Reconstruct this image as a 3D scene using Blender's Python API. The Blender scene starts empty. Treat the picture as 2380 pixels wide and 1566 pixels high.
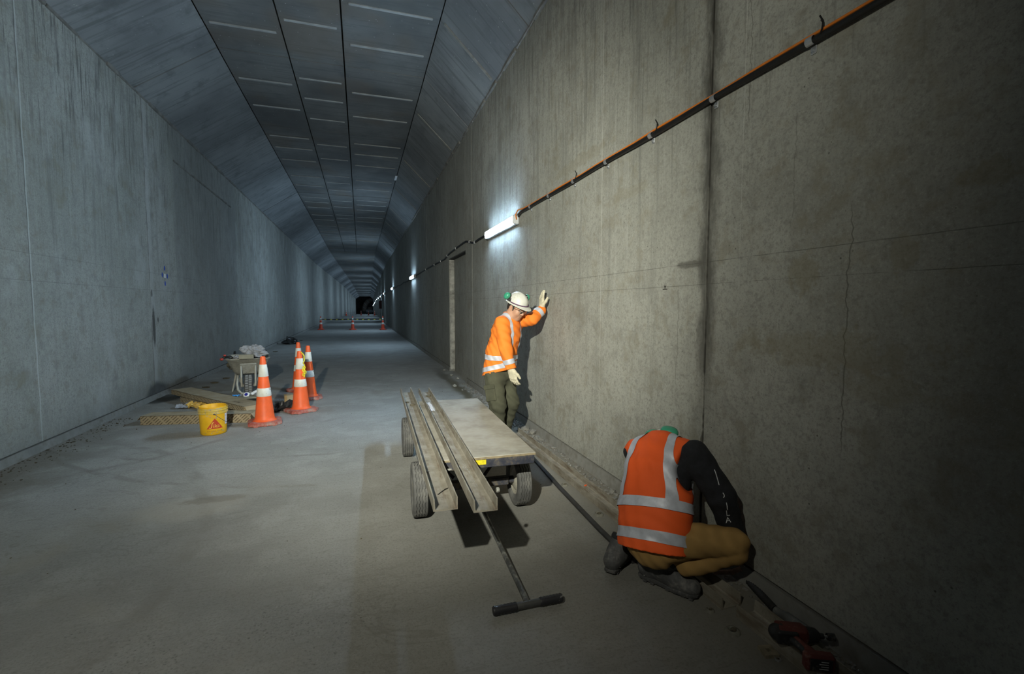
import bpy, bmesh, math, random
import numpy as np
from mathutils import Vector, Matrix, noise as mnoise
random.seed(7)
PI = math.pi
scn = bpy.context.scene
COL = scn.collection

# ---------------------------------------------------------------- camera
FOC, CX, CY, VX, VY, EYE = 1090.0, 1190.0, 783.0, 838.0, 712.0, 1.56
_y = np.array([VX - CX, CY - VY, -FOC]); _y /= np.linalg.norm(_y)
_z = np.array([0, -_y[2], _y[1]]); _z /= np.linalg.norm(_z)
_x = np.cross(_y, _z)
RC = np.stack([_x, _y, _z])                     # world <- camera rotation
cam_d = bpy.data.cameras.new('camera')
cam = bpy.data.objects.new('camera', cam_d); COL.objects.link(cam)
cam_d.sensor_width = 36.0
cam_d.lens = 36.0 * FOC / 2380.0
cam_d.clip_start = 0.05; cam_d.clip_end = 600
M4 = Matrix([[*RC[0], 0], [*RC[1], 0], [*RC[2], EYE], [0, 0, 0, 1]])
cam.matrix_world = M4
scn.camera = cam

# ---------------------------------------------------------------- world, key lamp, exposure
wd = bpy.data.worlds.new('world'); scn.world = wd; wd.use_nodes = True
wd.node_tree.nodes['Background'].inputs[0].default_value = (0.5, 0.6, 0.8, 1)
wd.node_tree.nodes['Background'].inputs[1].default_value = 0.0
scn.view_settings.view_transform = 'Standard'
scn.view_settings.look = 'None'
scn.view_settings.exposure = 0.0
scn.view_settings.gamma = 1.0
scn.view_settings.use_curve_mapping = False
cy = scn.cycles
cy.max_bounces = 4; cy.diffuse_bounces = 3; cy.glossy_bounces = 2; cy.transmission_bounces = 4; cy.transparent_max_bounces = 4
cy.caustics_reflective = False; cy.caustics_refractive = False
cy.use_adaptive_sampling = True; cy.adaptive_threshold = 0.03

KEY_POS = Vector((-0.87, -0.10, 2.75))          # the work lamp on a stand beside the camera
KEY_AIM = Vector((0.72, 5.4, 1.62))
for nm_, en_, half_, aim_ in (('work_lamp', 1650, 36, KEY_AIM), ('added_fill_spot', 400, 68, Vector((-0.45, 5.4, 2.40)))):     # the work lamp's narrow beam, then a wide fill spot added to brighten the sides
    kl = bpy.data.lights.new(nm_, 'SPOT')
    kl.energy = en_; kl.color = (0.98, 0.97, 0.82)
    kl.spot_size = math.radians(2*half_); kl.spot_blend = 1.0
    kl.shadow_soft_size = 0.035
    ko = bpy.data.objects.new(nm_, kl); COL.objects.link(ko)
    ko.location = KEY_POS
    ko.rotation_euler = (aim_ - KEY_POS).to_track_quat('-Z', 'Y').to_euler()

BATTEN_STRENGTH = 240.0
BATTEN_COLOR = (0.52, 0.76, 1.0)

# ---------------------------------------------------------------- pixel helpers (2380 x 1566 frame)
def ray(px, py):
    return RC @ np.array([px - CX, CY - py, -FOC])
def pz(px, py, z=0.0):
    d = ray(px, py); t = (z - EYE) / d[2]; return Vector((d[0]*t, d[1]*t, z))
def pxw(px, py, x):
    d = ray(px, py); t = x / d[0]; return Vector((x, d[1]*t, EYE + d[2]*t))
def pyw(px, py, y):
    d = ray(px, py); t = y / d[1]; return Vector((d[0]*t, y, EYE + d[2]*t))

# ---------------------------------------------------------------- geometry collector
class G:
    def __init__(s): s.v = []; s.f = []
    def add(s, vs, fs):
        o = len(s.v); s.v.extend([tuple(p) for p in vs]); s.f.extend([tuple(i+o for i in f) for f in fs]); return s
    def merge(s, g, M=None):
        return s.add([(M @ Vector(p)) for p in g.v] if M is not None else g.v, g.f)
    def box(s, c, size, b=0.0, M=None):
        hx, hy, hz = size[0]/2, size[1]/2, size[2]/2
        c = Vector(c); vs = []; fs = []
        if b <= 0:
            vs = [Vector((sx*hx, sy*hy, sz*hz)) for sx in (-1,1) for sy in (-1,1) for sz in (-1,1)]
            fs = [(0,1,3,2),(4,6,7,5),(0,4,5,1),(2,3,7,6),(0,2,6,4),(1,5,7,3)]
        else:
            b = min(b, hx*.99, hy*.99, hz*.99); idx = {}
            for sx in (-1,1):
                for sy in (-1,1):
                    for sz in (-1,1):
                        idx[sx,sy,sz] = len(vs)
                        vs += [Vector((sx*hx, sy*(hy-b), sz*(hz-b))), Vector((sx*(hx-b), sy*hy, sz*(hz-b))), Vector((sx*(hx-b), sy*(hy-b), sz*hz))]
            I = lambda x,y,z,k: idx[x,y,z]+k
            for q in (-1,1):
                f0 = [I(q,-1,-1,0),I(q,1,-1,0),I(q,1,1,0),I(q,-1,1,0)]; fs.append(f0 if q>0 else f0[::-1])
                f1 = [I(-1,q,-1,1),I(-1,q,1,1),I(1,q,1,1),I(1,q,-1,1)]; fs.append(f1 if q>0 else f1[::-1])
                f2 = [I(-1,-1,q,2),I(1,-1,q,2),I(1,1,q,2),I(-1,1,q,2)]; fs.append(f2 if q>0 else f2[::-1])
                for r in (-1,1):
                    e = [I(q,r,-1,0),I(q,r,-1,1),I(q,r,1,1),I(q,r,1,0)]; fs.append(e if q*r>0 else e[::-1])
                    e = [I(q,-1,r,2),I(q,-1,r,0),I(q,1,r,0),I(q,1,r,2)]; fs.append(e if q*r>0 else e[::-1])
                    e = [I(-1,q,r,1),I(-1,q,r,2),I(1,q,r,2),I(1,q,r,1)]; fs.append(e if q*r>0 else e[::-1])
                    for t in (-1,1):
                        e = [I(q,r,t,0),I(q,r,t,1),I(q,r,t,2)]; fs.append(e if q*r*t>0 else e[::-1])
        vs = [(M @ p if M is not None else p) + c for p in vs]
        return s.add(vs, fs)
    def tube(s, pts, r, n=8, caps=True, closed=False):
        pts = [Vector(p) for p in pts]; m = len(pts)
        rs = r if isinstance(r, (list, tuple)) else [r]*m
        vs = []; up = None
        for i, p in enumerate(pts):
            a = pts[(i-1) % m] if (i > 0 or closed) else p
            b = pts[(i+1) % m] if (i < m-1 or closed) else p
            t = (b-a).normalized()
            if up is None:
                up = Vector((0,0,1)) if abs(t.z) < .9 else Vector((1,0,0))
            u = (up - t*up.dot(t))
            if u.length < 1e-4: u = t.orthogonal()
            u.normalize(); w = t.cross(u); up = u
            vs += [p + (u*math.cos(2*PI*k/n) + w*math.sin(2*PI*k/n))*rs[i] for k in range(n)]
        fs = []
        for i in range(m if closed else m-1):
            j = (i+1) % m
            for k in range(n):
                fs.append((i*n+k, i*n+(k+1)%n, j*n+(k+1)%n, j*n+k))
        if caps and not closed:
            fs.append(tuple(range(n-1,-1,-1))); fs.append(tuple((m-1)*n+k for k in range(n)))
        return s.add(vs, fs)
    def lathe(s, prof, n=24, M=None, cap=True, sx=1.0, sy=1.0):
        vs = []; fs = []; m = len(prof)
        for r, z in prof:
            vs += [Vector((r*math.cos(2*PI*k/n)*sx, r*math.sin(2*PI*k/n)*sy, z)) for k in range(n)]
        for i in range(m-1):
            for k in range(n):
                fs.append((i*n+k, i*n+(k+1)%n, (i+1)*n+(k+1)%n, (i+1)*n+k))
        if cap:
            fs.append(tuple(range(n-1,-1,-1))); fs.append(tuple((m-1)*n+k for k in range(n)))
        if M is not None: vs = [M @ p for p in vs]
        return s.add(vs, fs)
    def prism(s, poly, h, M=None, z0=0.0):
        n = len(poly)
        vs = [Vector((x,y,z0)) for x,y in poly] + [Vector((x,y,z0+h)) for x,y in poly]
        fs = [tuple(range(n-1,-1,-1)), tuple(range(n,2*n))] + [(i,(i+1)%n,n+(i+1)%n,n+i) for i in range(n)]
        if M is not None: vs = [M @ p for p in vs]
        return s.add(vs, fs)
    def ico(s, c, r, seed=0, jag=0.0, sq=(1,1,1), sub=1):
        bm = bmesh.new(); bmesh.ops.create_icosphere(bm, subdivisions=sub, radius=1.0)
        rnd = random.Random(seed)
        vs = [Vector((v.co.x*sq[0], v.co.y*sq[1], v.co.z*sq[2]))*r*(1+jag*(rnd.random()*2-1)) + Vector(c) for v in bm.verts]
        bm.verts.index_update()
        fs = [tuple(v.index for v in f.verts) for f in bm.faces]; bm.free()
        return s.add(vs, fs)
    def shift(s, d):
        d = Vector(d); s.v = [tuple(Vector(p)+d) for p in s.v]; return s
    def xf(s, M):
        s.v = [tuple(M @ Vector(p)) for p in s.v]; return s

def link_mesh(name, me, parent=None):
    o = bpy.data.objects.new(name, me); COL.objects.link(o)
    if parent is not None: o.parent = parent
    return o
def obj(name, g, mat, parent=None, smooth=None, loc=None):
    me = bpy.data.meshes.new(name)
    me.from_pydata([tuple(p) for p in g.v], [], g.f); me.update()
    if mat is not None: me.materials.append(mat)
    if smooth is not None:
        me.shade_smooth()
        if smooth < 180: me.set_sharp_from_angle(angle=math.radians(smooth))
    o = link_mesh(name, me, parent)
    if loc is not None: o.location = loc
    return o
def tag(o, label, cat, group=None):
    o['label'] = label; o['category'] = cat
    if group: o['group'] = group
    return o
def thing(name, label, cat, loc=(0,0,0), rotz=0.0, group=None):
    o = bpy.data.objects.new(name, None); COL.objects.link(o)
    o.empty_display_size = 0.1
    o.location = loc; o.rotation_euler = (0,0,rotz)
    return tag(o, label, cat, group)
def struct(name, g, mat, smooth=None, parent=None):
    o = obj(name, g, mat, parent, smooth); o['kind'] = 'structure'; return o
def dup(root, loc, rotz, label=None, group=None):
    r = root.copy(); COL.objects.link(r); r.location = loc; r.rotation_euler = (0,0,rotz)
    if label: r['label'] = label
    if group: r['group'] = group
    for ch in list(root.children):
        c = ch.copy(); COL.objects.link(c); c.parent = r
        for gch in ch.children:
            d = gch.copy(); COL.objects.link(d); d.parent = c
    return r
def frame(x, y, z, o=(0,0,0)):
    x, y, z, o = Vector(x), Vector(y), Vector(z), Vector(o)
    return Matrix(((x.x,y.x,z.x,o.x),(x.y,y.y,z.y,o.y),(x.z,y.z,z.z,o.z),(0,0,0,1)))
def RZ(a): return Matrix.Rotation(a, 4, 'Z')
def RX(a): return Matrix.Rotation(a, 4, 'X')
def RY(a): return Matrix.Rotation(a, 4, 'Y')
def T(*a): return Matrix.Translation(Vector(a if len(a) == 3 else a[0]))

def text_geo(s, size, shear=0.0):
    cu = bpy.data.curves.new('lettering', 'FONT'); cu.body = s; cu.size = size; cu.align_x = 'CENTER'; cu.shear = shear
    cu.resolution_u = 3
    o = bpy.data.objects.new('lettering', cu); COL.objects.link(o)
    bpy.context.view_layer.update()
    me = bpy.data.meshes.new_from_object(o.evaluated_get(bpy.context.evaluated_depsgraph_get()))
    g = G(); g.add([v.co[:] for v in me.vertices], [tuple(p.vertices) for p in me.polygons])
    bpy.data.objects.remove(o); bpy.data.curves.remove(cu); bpy.data.meshes.remove(me)
    return g

# ---------------------------------------------------------------- signed-distance bodies
def surface_nets(D, org, h):
    nx, ny, nz = D.shape
    offs = [(i,j,k) for i in (0,1) for j in (0,1) for k in (0,1)]
    S = D < 0
    cnt = np.zeros((nx-1,ny-1,nz-1), np.int8)
    for i,j,k in offs: cnt += S[i:nx-1+i, j:ny-1+j, k:nz-1+k]
    act = (cnt > 0) & (cnt < 8)
    idx = np.argwhere(act)
    cv = {o: D[idx[:,0]+o[0], idx[:,1]+o[1], idx[:,2]+o[2]] for o in offs}
    pos = np.zeros((len(idx),3)); n = np.zeros(len(idx))
    for a in offs:
        for ax in range(3):
            if a[ax] == 1: continue
            b = list(a); b[ax] = 1; b = tuple(b)
            da, db = cv[a], cv[b]; m = (da < 0) != (db < 0)
            t = np.where(m, da/np.where(m, da-db, 1), 0)
            p = np.array(a, float)[None,:].repeat(len(idx),0); p[:,ax] = t
            pos += p*m[:,None]; n += m
    V = np.array(org) + h*(idx + pos/n[:,None])
    ids = -np.ones(act.shape, np.int64); ids[act] = np.arange(len(idx))
    F = []
    for ax in range(3):
        u, w = [(1,2),(2,0),(0,1)][ax]
        sl0 = [slice(None)]*3; sl1 = [slice(None)]*3
        sl0[ax] = slice(0,-1); sl1[ax] = slice(1,None)
        A, B = S[tuple(sl0)], S[tuple(sl1)]
        e = np.argwhere(A != B)
        e = e[(e[:,u] > 0) & (e[:,w] > 0) & (e[:,u] < act.shape[u]) & (e[:,w] < act.shape[w])]
        ins = A[e[:,0],e[:,1],e[:,2]]
        def cell(du, dw):
            q = e.copy(); q[:,u] += du; q[:,w] += dw; return ids[q[:,0],q[:,1],q[:,2]]
        q = np.stack([cell(-1,-1), cell(0,-1), cell(0,0), cell(-1,0)], 1)
        q[~ins] = q[~ins][:,::-1]
        F.append(q)
    return V, np.concatenate(F)

def _v(a): return np.array(a, dtype=np.float32)
def cap(a, b, ra, rb=None, k=.02, n=None, s=1.0, op='add'):
    """tapered limb from a to b; flattened by s along n"""
    return dict(t='cap', a=_v(a), b=_v(b), ra=ra, rb=ra if rb is None else rb, k=k, n=None if n is None else _v(Vector(n).normalized()), s=s, op=op)
def ell(c, r, R=None, k=.02, op='add'):
    return dict(t='ell', c=_v(c), r=_v(r), R=np.eye(3, dtype=np.float32) if R is None else np.array(R, np.float32), k=k, op=op)
def rbox(c, h, rad, R=None, k=.01, op='add'):
    return dict(t='box', c=_v(c), h=_v(h), rad=rad, R=np.eye(3, dtype=np.float32) if R is None else np.array(R, np.float32), k=k, op=op)

def sdf_geo(prims, h, cuts=(), disp=None, pad=.03):
    lo, hi = [], []
    for p in prims:
        if p['op'] != 'add': continue
        if p['t'] == 'cap':
            r = max(p['ra'], p['rb']); lo.append(np.minimum(p['a'],p['b'])-r); hi.append(np.maximum(p['a'],p['b'])+r)
        else:
            r = float(np.max(p['r'])) if p['t']=='ell' else float(np.linalg.norm(p['h']))+p['rad']
            lo.append(p['c']-r); hi.append(p['c']+r)
    lo = np.min(lo,0)-pad; hi = np.max(hi,0)+pad
    N = np.ceil((hi-lo)/h).astype(int)+1
    ax = [lo[i]+h*np.arange(N[i], dtype=np.float32) for i in range(3)]
    D = np.full(N, 1.0, np.float32)
    for p in prims:
        if p['t'] == 'cap':
            r = max(p['ra'],p['rb']); a = np.minimum(p['a'],p['b'])-r; b = np.maximum(p['a'],p['b'])+r
        else:
            r = float(np.max(p['r'])) if p['t']=='ell' else float(np.linalg.norm(p['h']))+p['rad']
            a, b = p['c']-r, p['c']+r
        m = p['k']*1.5+.03
        i0 = np.clip(((a-m-lo)/h).astype(int), 0, N-1); i1 = np.clip(((b+m-lo)/h).astype(int)+2, 1, N)
        sl = tuple(slice(i0[i], i1[i]) for i in range(3))
        X = ax[0][sl[0]][:,None,None]; Y = ax[1][sl[1]][None,:,None]; Z = ax[2][sl[2]][None,None,:]
        if p['t'] == 'cap':
            qx, qy, qz = X-p['a'][0], Y-p['a'][1], Z-p['a'][2]
            d = p['b']-p['a']
            if p['n'] is not None and p['s'] != 1.0:
                n = p['n']; g = (1/p['s']-1)
                dn = qx*n[0]+qy*n[1]+qz*n[2]
                qx, qy, qz = qx+n[0]*dn*g, qy+n[1]*dn*g, qz+n[2]*dn*g
                d = d + n*float(d@n)*g
            L = max(float(d@d), 1e-9)
            t = np.clip((qx*d[0]+qy*d[1]+qz*d[2])/L, 0, 1)
            e = np.sqrt((qx-t*d[0])**2+(qy-t*d[1])**2+(qz-t*d[2])**2) - (p['ra']+t*(p['rb']-p['ra']))
            if p['n'] is not None: e = e*min(1.0, .5+.5*p['s'])
        else:
            qx, qy, qz = X-p['c'][0], Y-p['c'][1], Z-p['c'][2]
            R = p['R']; l = [qx*R[i,0]+qy*R[i,1]+qz*R[i,2] for i in range(3)]
            if p['t'] == 'ell':
                r = p['r']
                k0 = np.sqrt(sum((l[i]/r[i])**2 for i in range(3)))
                k1 = np.sqrt(sum((l[i]/r[i]**2)**2 for i in range(3)))+1e-6
                e = k0*(k0-1)/k1
            else:
                q = [np.abs(l[i])-p['h'][i] for i in range(3)]
                e = np.sqrt(sum(np.maximum(c,0)**2 for c in q)) + np.minimum(np.maximum(np.maximum(q[0],q[1]),q[2]),0) - p['rad']
        o = D[sl]; k = p['k']
        if p['op'] == 'sub':
            e = -e; hh = np.maximum(k-np.abs(o-e),0)/k; D[sl] = np.maximum(o,e)+hh*hh*k*.25
        else:
            hh = np.maximum(k-np.abs(o-e),0)/k; D[sl] = np.minimum(o,e)-hh*hh*k*.25
    X = ax[0][:,None,None]; Y = ax[1][None,:,None]; Z = ax[2][None,None,:]
    if disp is not None: D += disp(X,Y,Z).astype(np.float32)
    for pt, n in cuts:
        n = Vector(n).normalized()
        D = np.maximum(D, (X-pt[0])*n[0]+(Y-pt[1])*n[1]+(Z-pt[2])*n[2])
    D[0]=D[-1]=1; D[:,0]=D[:,-1]=1; D[:,:,0]=D[:,:,-1]=1
    V, F = surface_nets(D, lo, h)
    g = G(); g.v = [tuple(map(float,p)) for p in V]; g.f = [tuple(map(int,q)) for q in F]
    return g

def slice_geo(g, planes, off):
    """keep the negative side of every (point, normal) plane, then push the shell out by off"""
    bm = bmesh.new()
    vs = [bm.verts.new(p) for p in g.v]
    for f in g.f:
        try: bm.faces.new([vs[i] for i in f])
        except ValueError: pass
    bm.normal_update()
    nrm = {}
    for pt, n in planes:
        bmesh.ops.bisect_plane(bm, geom=list(bm.verts)+list(bm.edges)+list(bm.faces), plane_co=Vector(pt), plane_no=Vector(n), clear_outer=True)
    bm.normal_update()
    for v in bm.verts: nrm[v] = v.normal.copy()
    for v in bm.verts: v.co += nrm[v]*off
    bm.verts.index_update()
    r = G(); r.v = [tuple(v.co) for v in bm.verts]; r.f = [tuple(v.index for v in f.verts) for f in bm.faces]
    bm.free(); return r
# ---------------------------------------------------------------- materials
class NT:
    def __init__(s, name):
        s.m = bpy.data.materials.new(name); s.m.use_nodes = True
        s.t = s.m.node_tree; s.b = s.t.nodes['Principled BSDF']; s.L = s.t.links
        s._pos = None
    def n(s, typ, **kw):
        nd = s.t.nodes.new(typ)
        for k, v in kw.items(): setattr(nd, k, v)
        return nd
    def put(s, sock, v):
        if isinstance(v, bpy.types.NodeSocket): s.L.new(v, sock)
        elif v is not None:
            if isinstance(v, (tuple, list)) and len(v) == 3 and sock.type == 'RGBA': v = (*v, 1)
            sock.default_value = v
    def pos(s):
        if s._pos is None: s._pos = s.n('ShaderNodeNewGeometry').outputs['Position']
        return s._pos
    def oco(s): return s.n('ShaderNodeTexCoord').outputs['Object']
    def xyz(s, v):
        nd = s.n('ShaderNodeSeparateXYZ'); s.put(nd.inputs[0], v); return nd.outputs
    def comb(s, x, y, z):
        nd = s.n('ShaderNodeCombineXYZ')
        for i, q in enumerate((x,y,z)): s.put(nd.inputs[i], q)
        return nd.outputs[0]
    def math(s, op, a, b=None, c=None, clamp=False):
        nd = s.n('ShaderNodeMath', operation=op); nd.use_clamp = clamp
        s.put(nd.inputs[0], a); s.put(nd.inputs[1], b)
        if c is not None: s.put(nd.inputs[2], c)
        return nd.outputs[0]
    def scale(s, v, sc, off=(0,0,0)):
        nd = s.n('ShaderNodeMapping'); s.put(nd.inputs[0], v); nd.inputs['Scale'].default_value = sc; nd.inputs['Location'].default_value = off
        return nd.outputs[0]
    def noise(s, v, scale, detail=3, rough=.55, dist=0.0, color=False):
        nd = s.n('ShaderNodeTexNoise'); s.put(nd.inputs['Vector'], v)
        nd.inputs['Scale'].default_value = scale; nd.inputs['Detail'].default_value = detail
        nd.inputs['Roughness'].default_value = rough; nd.inputs['Distortion'].default_value = dist
        return nd.outputs['Color' if color else 'Fac']
    def voro(s, v, scale, feature='F1', out='Distance'):
        nd = s.n('ShaderNodeTexVoronoi', feature=feature); s.put(nd.inputs['Vector'], v); nd.inputs['Scale'].default_value = scale
        return nd.outputs[out]
    def smooth(s, v, a, b):
        nd = s.n('ShaderNodeMapRange', interpolation_type='SMOOTHSTEP'); s.put(nd.inputs['Value'], v)
        nd.inputs['From Min'].default_value = a; nd.inputs['From Max'].default_value = b
        return nd.outputs[0]
    def lin(s, v, a, b, c=0.0, d=1.0):
        nd = s.n('ShaderNodeMapRange'); s.put(nd.inputs['Value'], v)
        for k, q in zip(('From Min','From Max','To Min','To Max'), (a,b,c,d)): nd.inputs[k].default_value = q
        return nd.outputs[0]
    def mix(s, f, a, b, mode='MIX'):
        nd = s.n('ShaderNodeMix', data_type='RGBA', blend_type=mode)
        s.put(nd.inputs[0], f); s.put(nd.inputs[6], a); s.put(nd.inputs[7], b); return nd.outputs[2]
    def bump(s, h, strength=.3, dist=.01, normal=None):
        nd = s.n('ShaderNodeBump'); s.put(nd.inputs['Height'], h)
        nd.inputs['Strength'].default_value = strength; nd.inputs['Distance'].default_value = dist
        if normal is not None: s.put(nd.inputs['Normal'], normal)
        s.L.new(nd.outputs[0], s.b.inputs['Normal']); return nd.outputs[0]
    def blob(s, c, r, nz=None, amp=.5, lo=.55, hi=1.0):
        """soft mask of an ellipsoid at c with radii r, ragged by noise nz"""
        nd = s.n('ShaderNodeVectorMath', operation='SUBTRACT'); s.put(nd.inputs[0], s.pos()); nd.inputs[1].default_value = c
        n2 = s.n('ShaderNodeVectorMath', operation='DIVIDE'); s.put(n2.inputs[0], nd.outputs[0]); n2.inputs[1].default_value = r
        n3 = s.n('ShaderNodeVectorMath', operation='LENGTH'); s.put(n3.inputs[0], n2.outputs[0])
        d = n3.outputs['Value']
        if nz is not None: d = s.math('ADD', d, s.math('MULTIPLY', s.math('SUBTRACT', nz, .5), amp*2))
        return s.smooth(d, hi, lo)
    def line(s, v, at, w, soft=.5):
        d = s.math('ABSOLUTE', s.math('SUBTRACT', v, at)); return s.smooth(d, w*(1+soft), w*(1-soft))
    def set(s, color=None, rough=None, metal=None, **kw):
        if color is not None: s.put(s.b.inputs['Base Color'], color)
        if rough is not None: s.put(s.b.inputs['Roughness'], rough)
        if metal is not None: s.put(s.b.inputs['Metallic'], metal)
        for k, v in kw.items(): s.put(s.b.inputs[k.replace('_',' ')], v)
        return s.m

def plain(name, color, rough=.6, metal=0.0, var=.18, scale=14.0, dust=None, dustamt=.5, bump=.12, bscale=60, **kw):
    """solid colour with grain, wear and optional dust"""
    t = NT(name); o = t.oco()
    n1 = t.noise(o, scale, 4); n2 = t.noise(o, scale*5, 3)
    c = Vector(color)
    a = t.mix(t.lin(n1, .3, .7), tuple(c*(1-var)), tuple(c*(1+var)))
    if dust is not None:
        a = t.mix(t.math('MULTIPLY', t.smooth(t.math('ADD', t.math('MULTIPLY', n1, .6), t.math('MULTIPLY', n2, .4)), .62-dustamt*.35, .70), 1.0), a, dust)
    if bump: t.bump(t.noise(o, bscale, 3), bump, .004)
    return t.set(a, rough, metal, **kw)

def concrete(name, kind):
    t = NT(name); p = t.pos(); X, Y, Z = t.xyz(p)
    big = t.noise(p, .55, 3, .6); mid = t.noise(p, 2.6, 4, .65); fine = t.noise(p, 26, 3, .7); grit = t.noise(p, 140, 1, .6)
    pits = t.voro(p, 17)
    pitm = t.math('MULTIPLY', t.smooth(pits, .10, .05), t.smooth(t.noise(p, 3.3, 2), .56, .64))
    wall = kind in ('wall_left', 'wall_right')
    if kind == 'floor':
        base = t.mix(t.smooth(big, .30, .70), (.285,.284,.266), (.365,.366,.35))
        base = t.mix(t.math('MULTIPLY', t.smooth(mid, .45, .68), .55), base, (.43,.432,.415))
        base = t.mix(t.math('MULTIPLY', t.smooth(fine, .5, .72), .35), base, (.19,.187,.175))
        fl2 = t.noise(p, 70, 3, .75)
        base = t.mix(t.math('MULTIPLY', t.smooth(fl2, .50, .66), .5), base, (.145,.14,.125))
        base = t.mix(t.math('MULTIPLY', t.smooth(fl2, .44, .30), .45), base, (.40,.40,.38))
        rot = t.n('ShaderNodeMapping'); t.put(rot.inputs[0], p); rot.inputs['Rotation'].default_value = (0,0,.35); rot.inputs['Scale'].default_value = (2.2, 26, 1)
        scr = t.noise(rot.outputs[0], 1.6, 4, .65, .4)
        base = t.mix(t.math('MULTIPLY', t.smooth(scr, .60, .68), .40), base, (.38,.375,.35))
        base = t.mix(t.math('MULTIPLY', t.smooth(scr, .40, .33), .30), base, (.15,.142,.12))
        # broom and tyre scuffs
        sw = t.noise(t.scale(p, (1.2, 7, 1)), 2.2, 4, .6, .6)
        base = t.mix(t.math('MULTIPLY', t.smooth(sw, .55, .72), .30), base, (.23,.225,.205))
        vein = t.math('ABSOLUTE', t.math('SUBTRACT', t.noise(t.scale(p, (.9,1.3,1)), 1.1, 4, .6, .9), .5))
        base = t.mix(t.math('MULTIPLY', t.math('MULTIPLY', t.smooth(vein, .010, .002), t.smooth(t.noise(p, .7, 2), .48, .58)), .40), base, (.20,.19,.17))
        # exposed aggregate in the foreground
        ag = t.voro(p, 60)
        near = t.math('MULTIPLY', t.smooth(Y, 4.2, 2.4), t.smooth(X, .5, -.2))
        base = t.mix(t.math('MULTIPLY', near, t.math('MULTIPLY', t.smooth(ag, .46, .16), t.smooth(t.noise(p, 1.6, 3), .40, .60))), base, t.mix(t.lin(t.noise(p, 55, 1), .35, .65), (.12,.122,.118), (.42,.425,.41)))
        worn = t.math('ADD', Y, t.math('MULTIPLY', t.math('SUBTRACT', big, .5), 3.0))  # worn foreground, darkened further in the colour for the weak light there
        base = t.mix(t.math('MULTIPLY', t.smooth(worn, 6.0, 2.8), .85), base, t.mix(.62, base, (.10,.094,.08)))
        # dirt along both wall feet
        el = t.math('ADD', X, t.math('MULTIPLY', t.math('SUBTRACT', mid, .5), 1.0))
        base = t.mix(t.math('MULTIPLY', t.smooth(el, -2.45, -3.15), t.math('MULTIPLY', t.smooth(Y, 9, 4), .9)), base, (.145,.125,.095))
        wet = t.math('MULTIPLY', t.line(t.math('ADD', X, t.math('MULTIPLY', t.math('SUBTRACT', mid, .5), .35)), 1.76, .10, .7), t.math('MULTIPLY', t.smooth(Y, 3.4, 6.2), t.smooth(Y, 12.2, 10.4)))
        base = t.mix(t.math('MULTIPLY', wet, .9), base, (.115,.10,.06))
        er = t.math('ADD', X, t.math('MULTIPLY', t.math('SUBTRACT', mid, .5), .5))
        base = t.mix(t.math('MULTIPLY', t.smooth(er, 1.45, 1.9), t.smooth(Y, 6.5, 3.5)), base, (.19,.178,.15))
        dk = t.blob((-3.2, 9.30, 0), (.30,.55,.3), mid, .35)
        base = t.mix(t.math('MULTIPLY', dk, .93), base, (.035,.036,.032))
        ring = t.blob((-1.28, 4.15, 0), (.46,.30,.3), mid, .45, .55, 1.0)
        base = t.mix(t.math('MULTIPLY', ring, .33), base, (.37,.34,.285))
        ring2 = t.blob((-1.16, 4.27, 0), (.30,.09,.3), fine, .55)
        base = t.mix(t.math('MULTIPLY', ring2, .6), base, (.16,.145,.12))
        # wheel tracks: arcs of two barrow passes
        for c_, r_, w_ in (((-3.6, 7.4), 2.35, .045), ((.3, 8.6), 4.3, .03), ((-5.2, 3.2), 4.1, .05), ((-.4, 10.2), 4.9, .03)):
            dd = t.math('SQRT', t.math('ADD', t.math('POWER', t.math('SUBTRACT', X, c_[0]), 2.0), t.math('POWER', t.math('SUBTRACT', Y, c_[1]), 2.0)))
            dd = t.math('ADD', dd, t.math('MULTIPLY', t.math('SUBTRACT', big, .5), .5))
            tm_ = t.math('MULTIPLY', t.line(dd, r_, w_, .6), t.math('MULTIPLY', t.smooth(mid, .42, .60), t.smooth(X, .1, -.5)))
            base = t.mix(t.math('MULTIPLY', tm_, .42), base, (.14,.128,.105))
        st = t.noise(p, .9, 3, .6, .4)
        base = t.mix(t.math('MULTIPLY', t.smooth(st, .56, .72), .5), base, (.235,.215,.175))
        hgt = t.math('ADD', t.math('MULTIPLY', fine, .5), t.math('ADD', t.math('MULTIPLY', grit, .25), t.math('MULTIPLY', t.math('MULTIPLY', near, t.smooth(ag, .5, 0)), .4)))
        t.bump(hgt, .4, .008)
        return t.set(base, t.lin(wet, 0, 1, .82, .45))
    if kind in ('ceiling', 'haunch'):
        base = t.mix(t.smooth(big, .3, .7), (.105,.108,.106), (.20,.205,.20)) if kind == 'ceiling' else t.mix(t.smooth(big, .3, .7), (.155,.163,.168), (.265,.275,.28))  # haunch lightened, flat ceiling darkened: lamp contrast put into the concrete colour
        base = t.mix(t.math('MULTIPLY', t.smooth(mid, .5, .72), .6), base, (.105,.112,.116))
        bd = t.noise(t.scale(p, (.35, 6, .35)), 2.4, 4, .6)
        base = t.mix(t.math('MULTIPLY', t.smooth(bd, .5, .66), .5), base, (.10,.106,.108))
        br = t.noise(p, .8, 2)
        if kind == 'ceiling': base = t.mix(t.math('MULTIPLY', t.smooth(br, .48, .68), .5), base, (.17,.135,.10))
        spk = t.smooth(t.voro(p, 9), .09, .05)
        base = t.mix(t.math('MULTIPLY', spk, .7), base, (.42,.42,.40))
        t.bump(t.math('ADD', t.math('MULTIPLY', fine, .5), bd), .4, .012)
        return t.set(base, .85)
    base = t.mix(t.smooth(big, .32, .68), (.305,.308,.278), (.41,.412,.375))
    base = t.mix(t.math('MULTIPLY', t.smooth(mid, .46, .75), .65), base, (.225,.222,.20))
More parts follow.
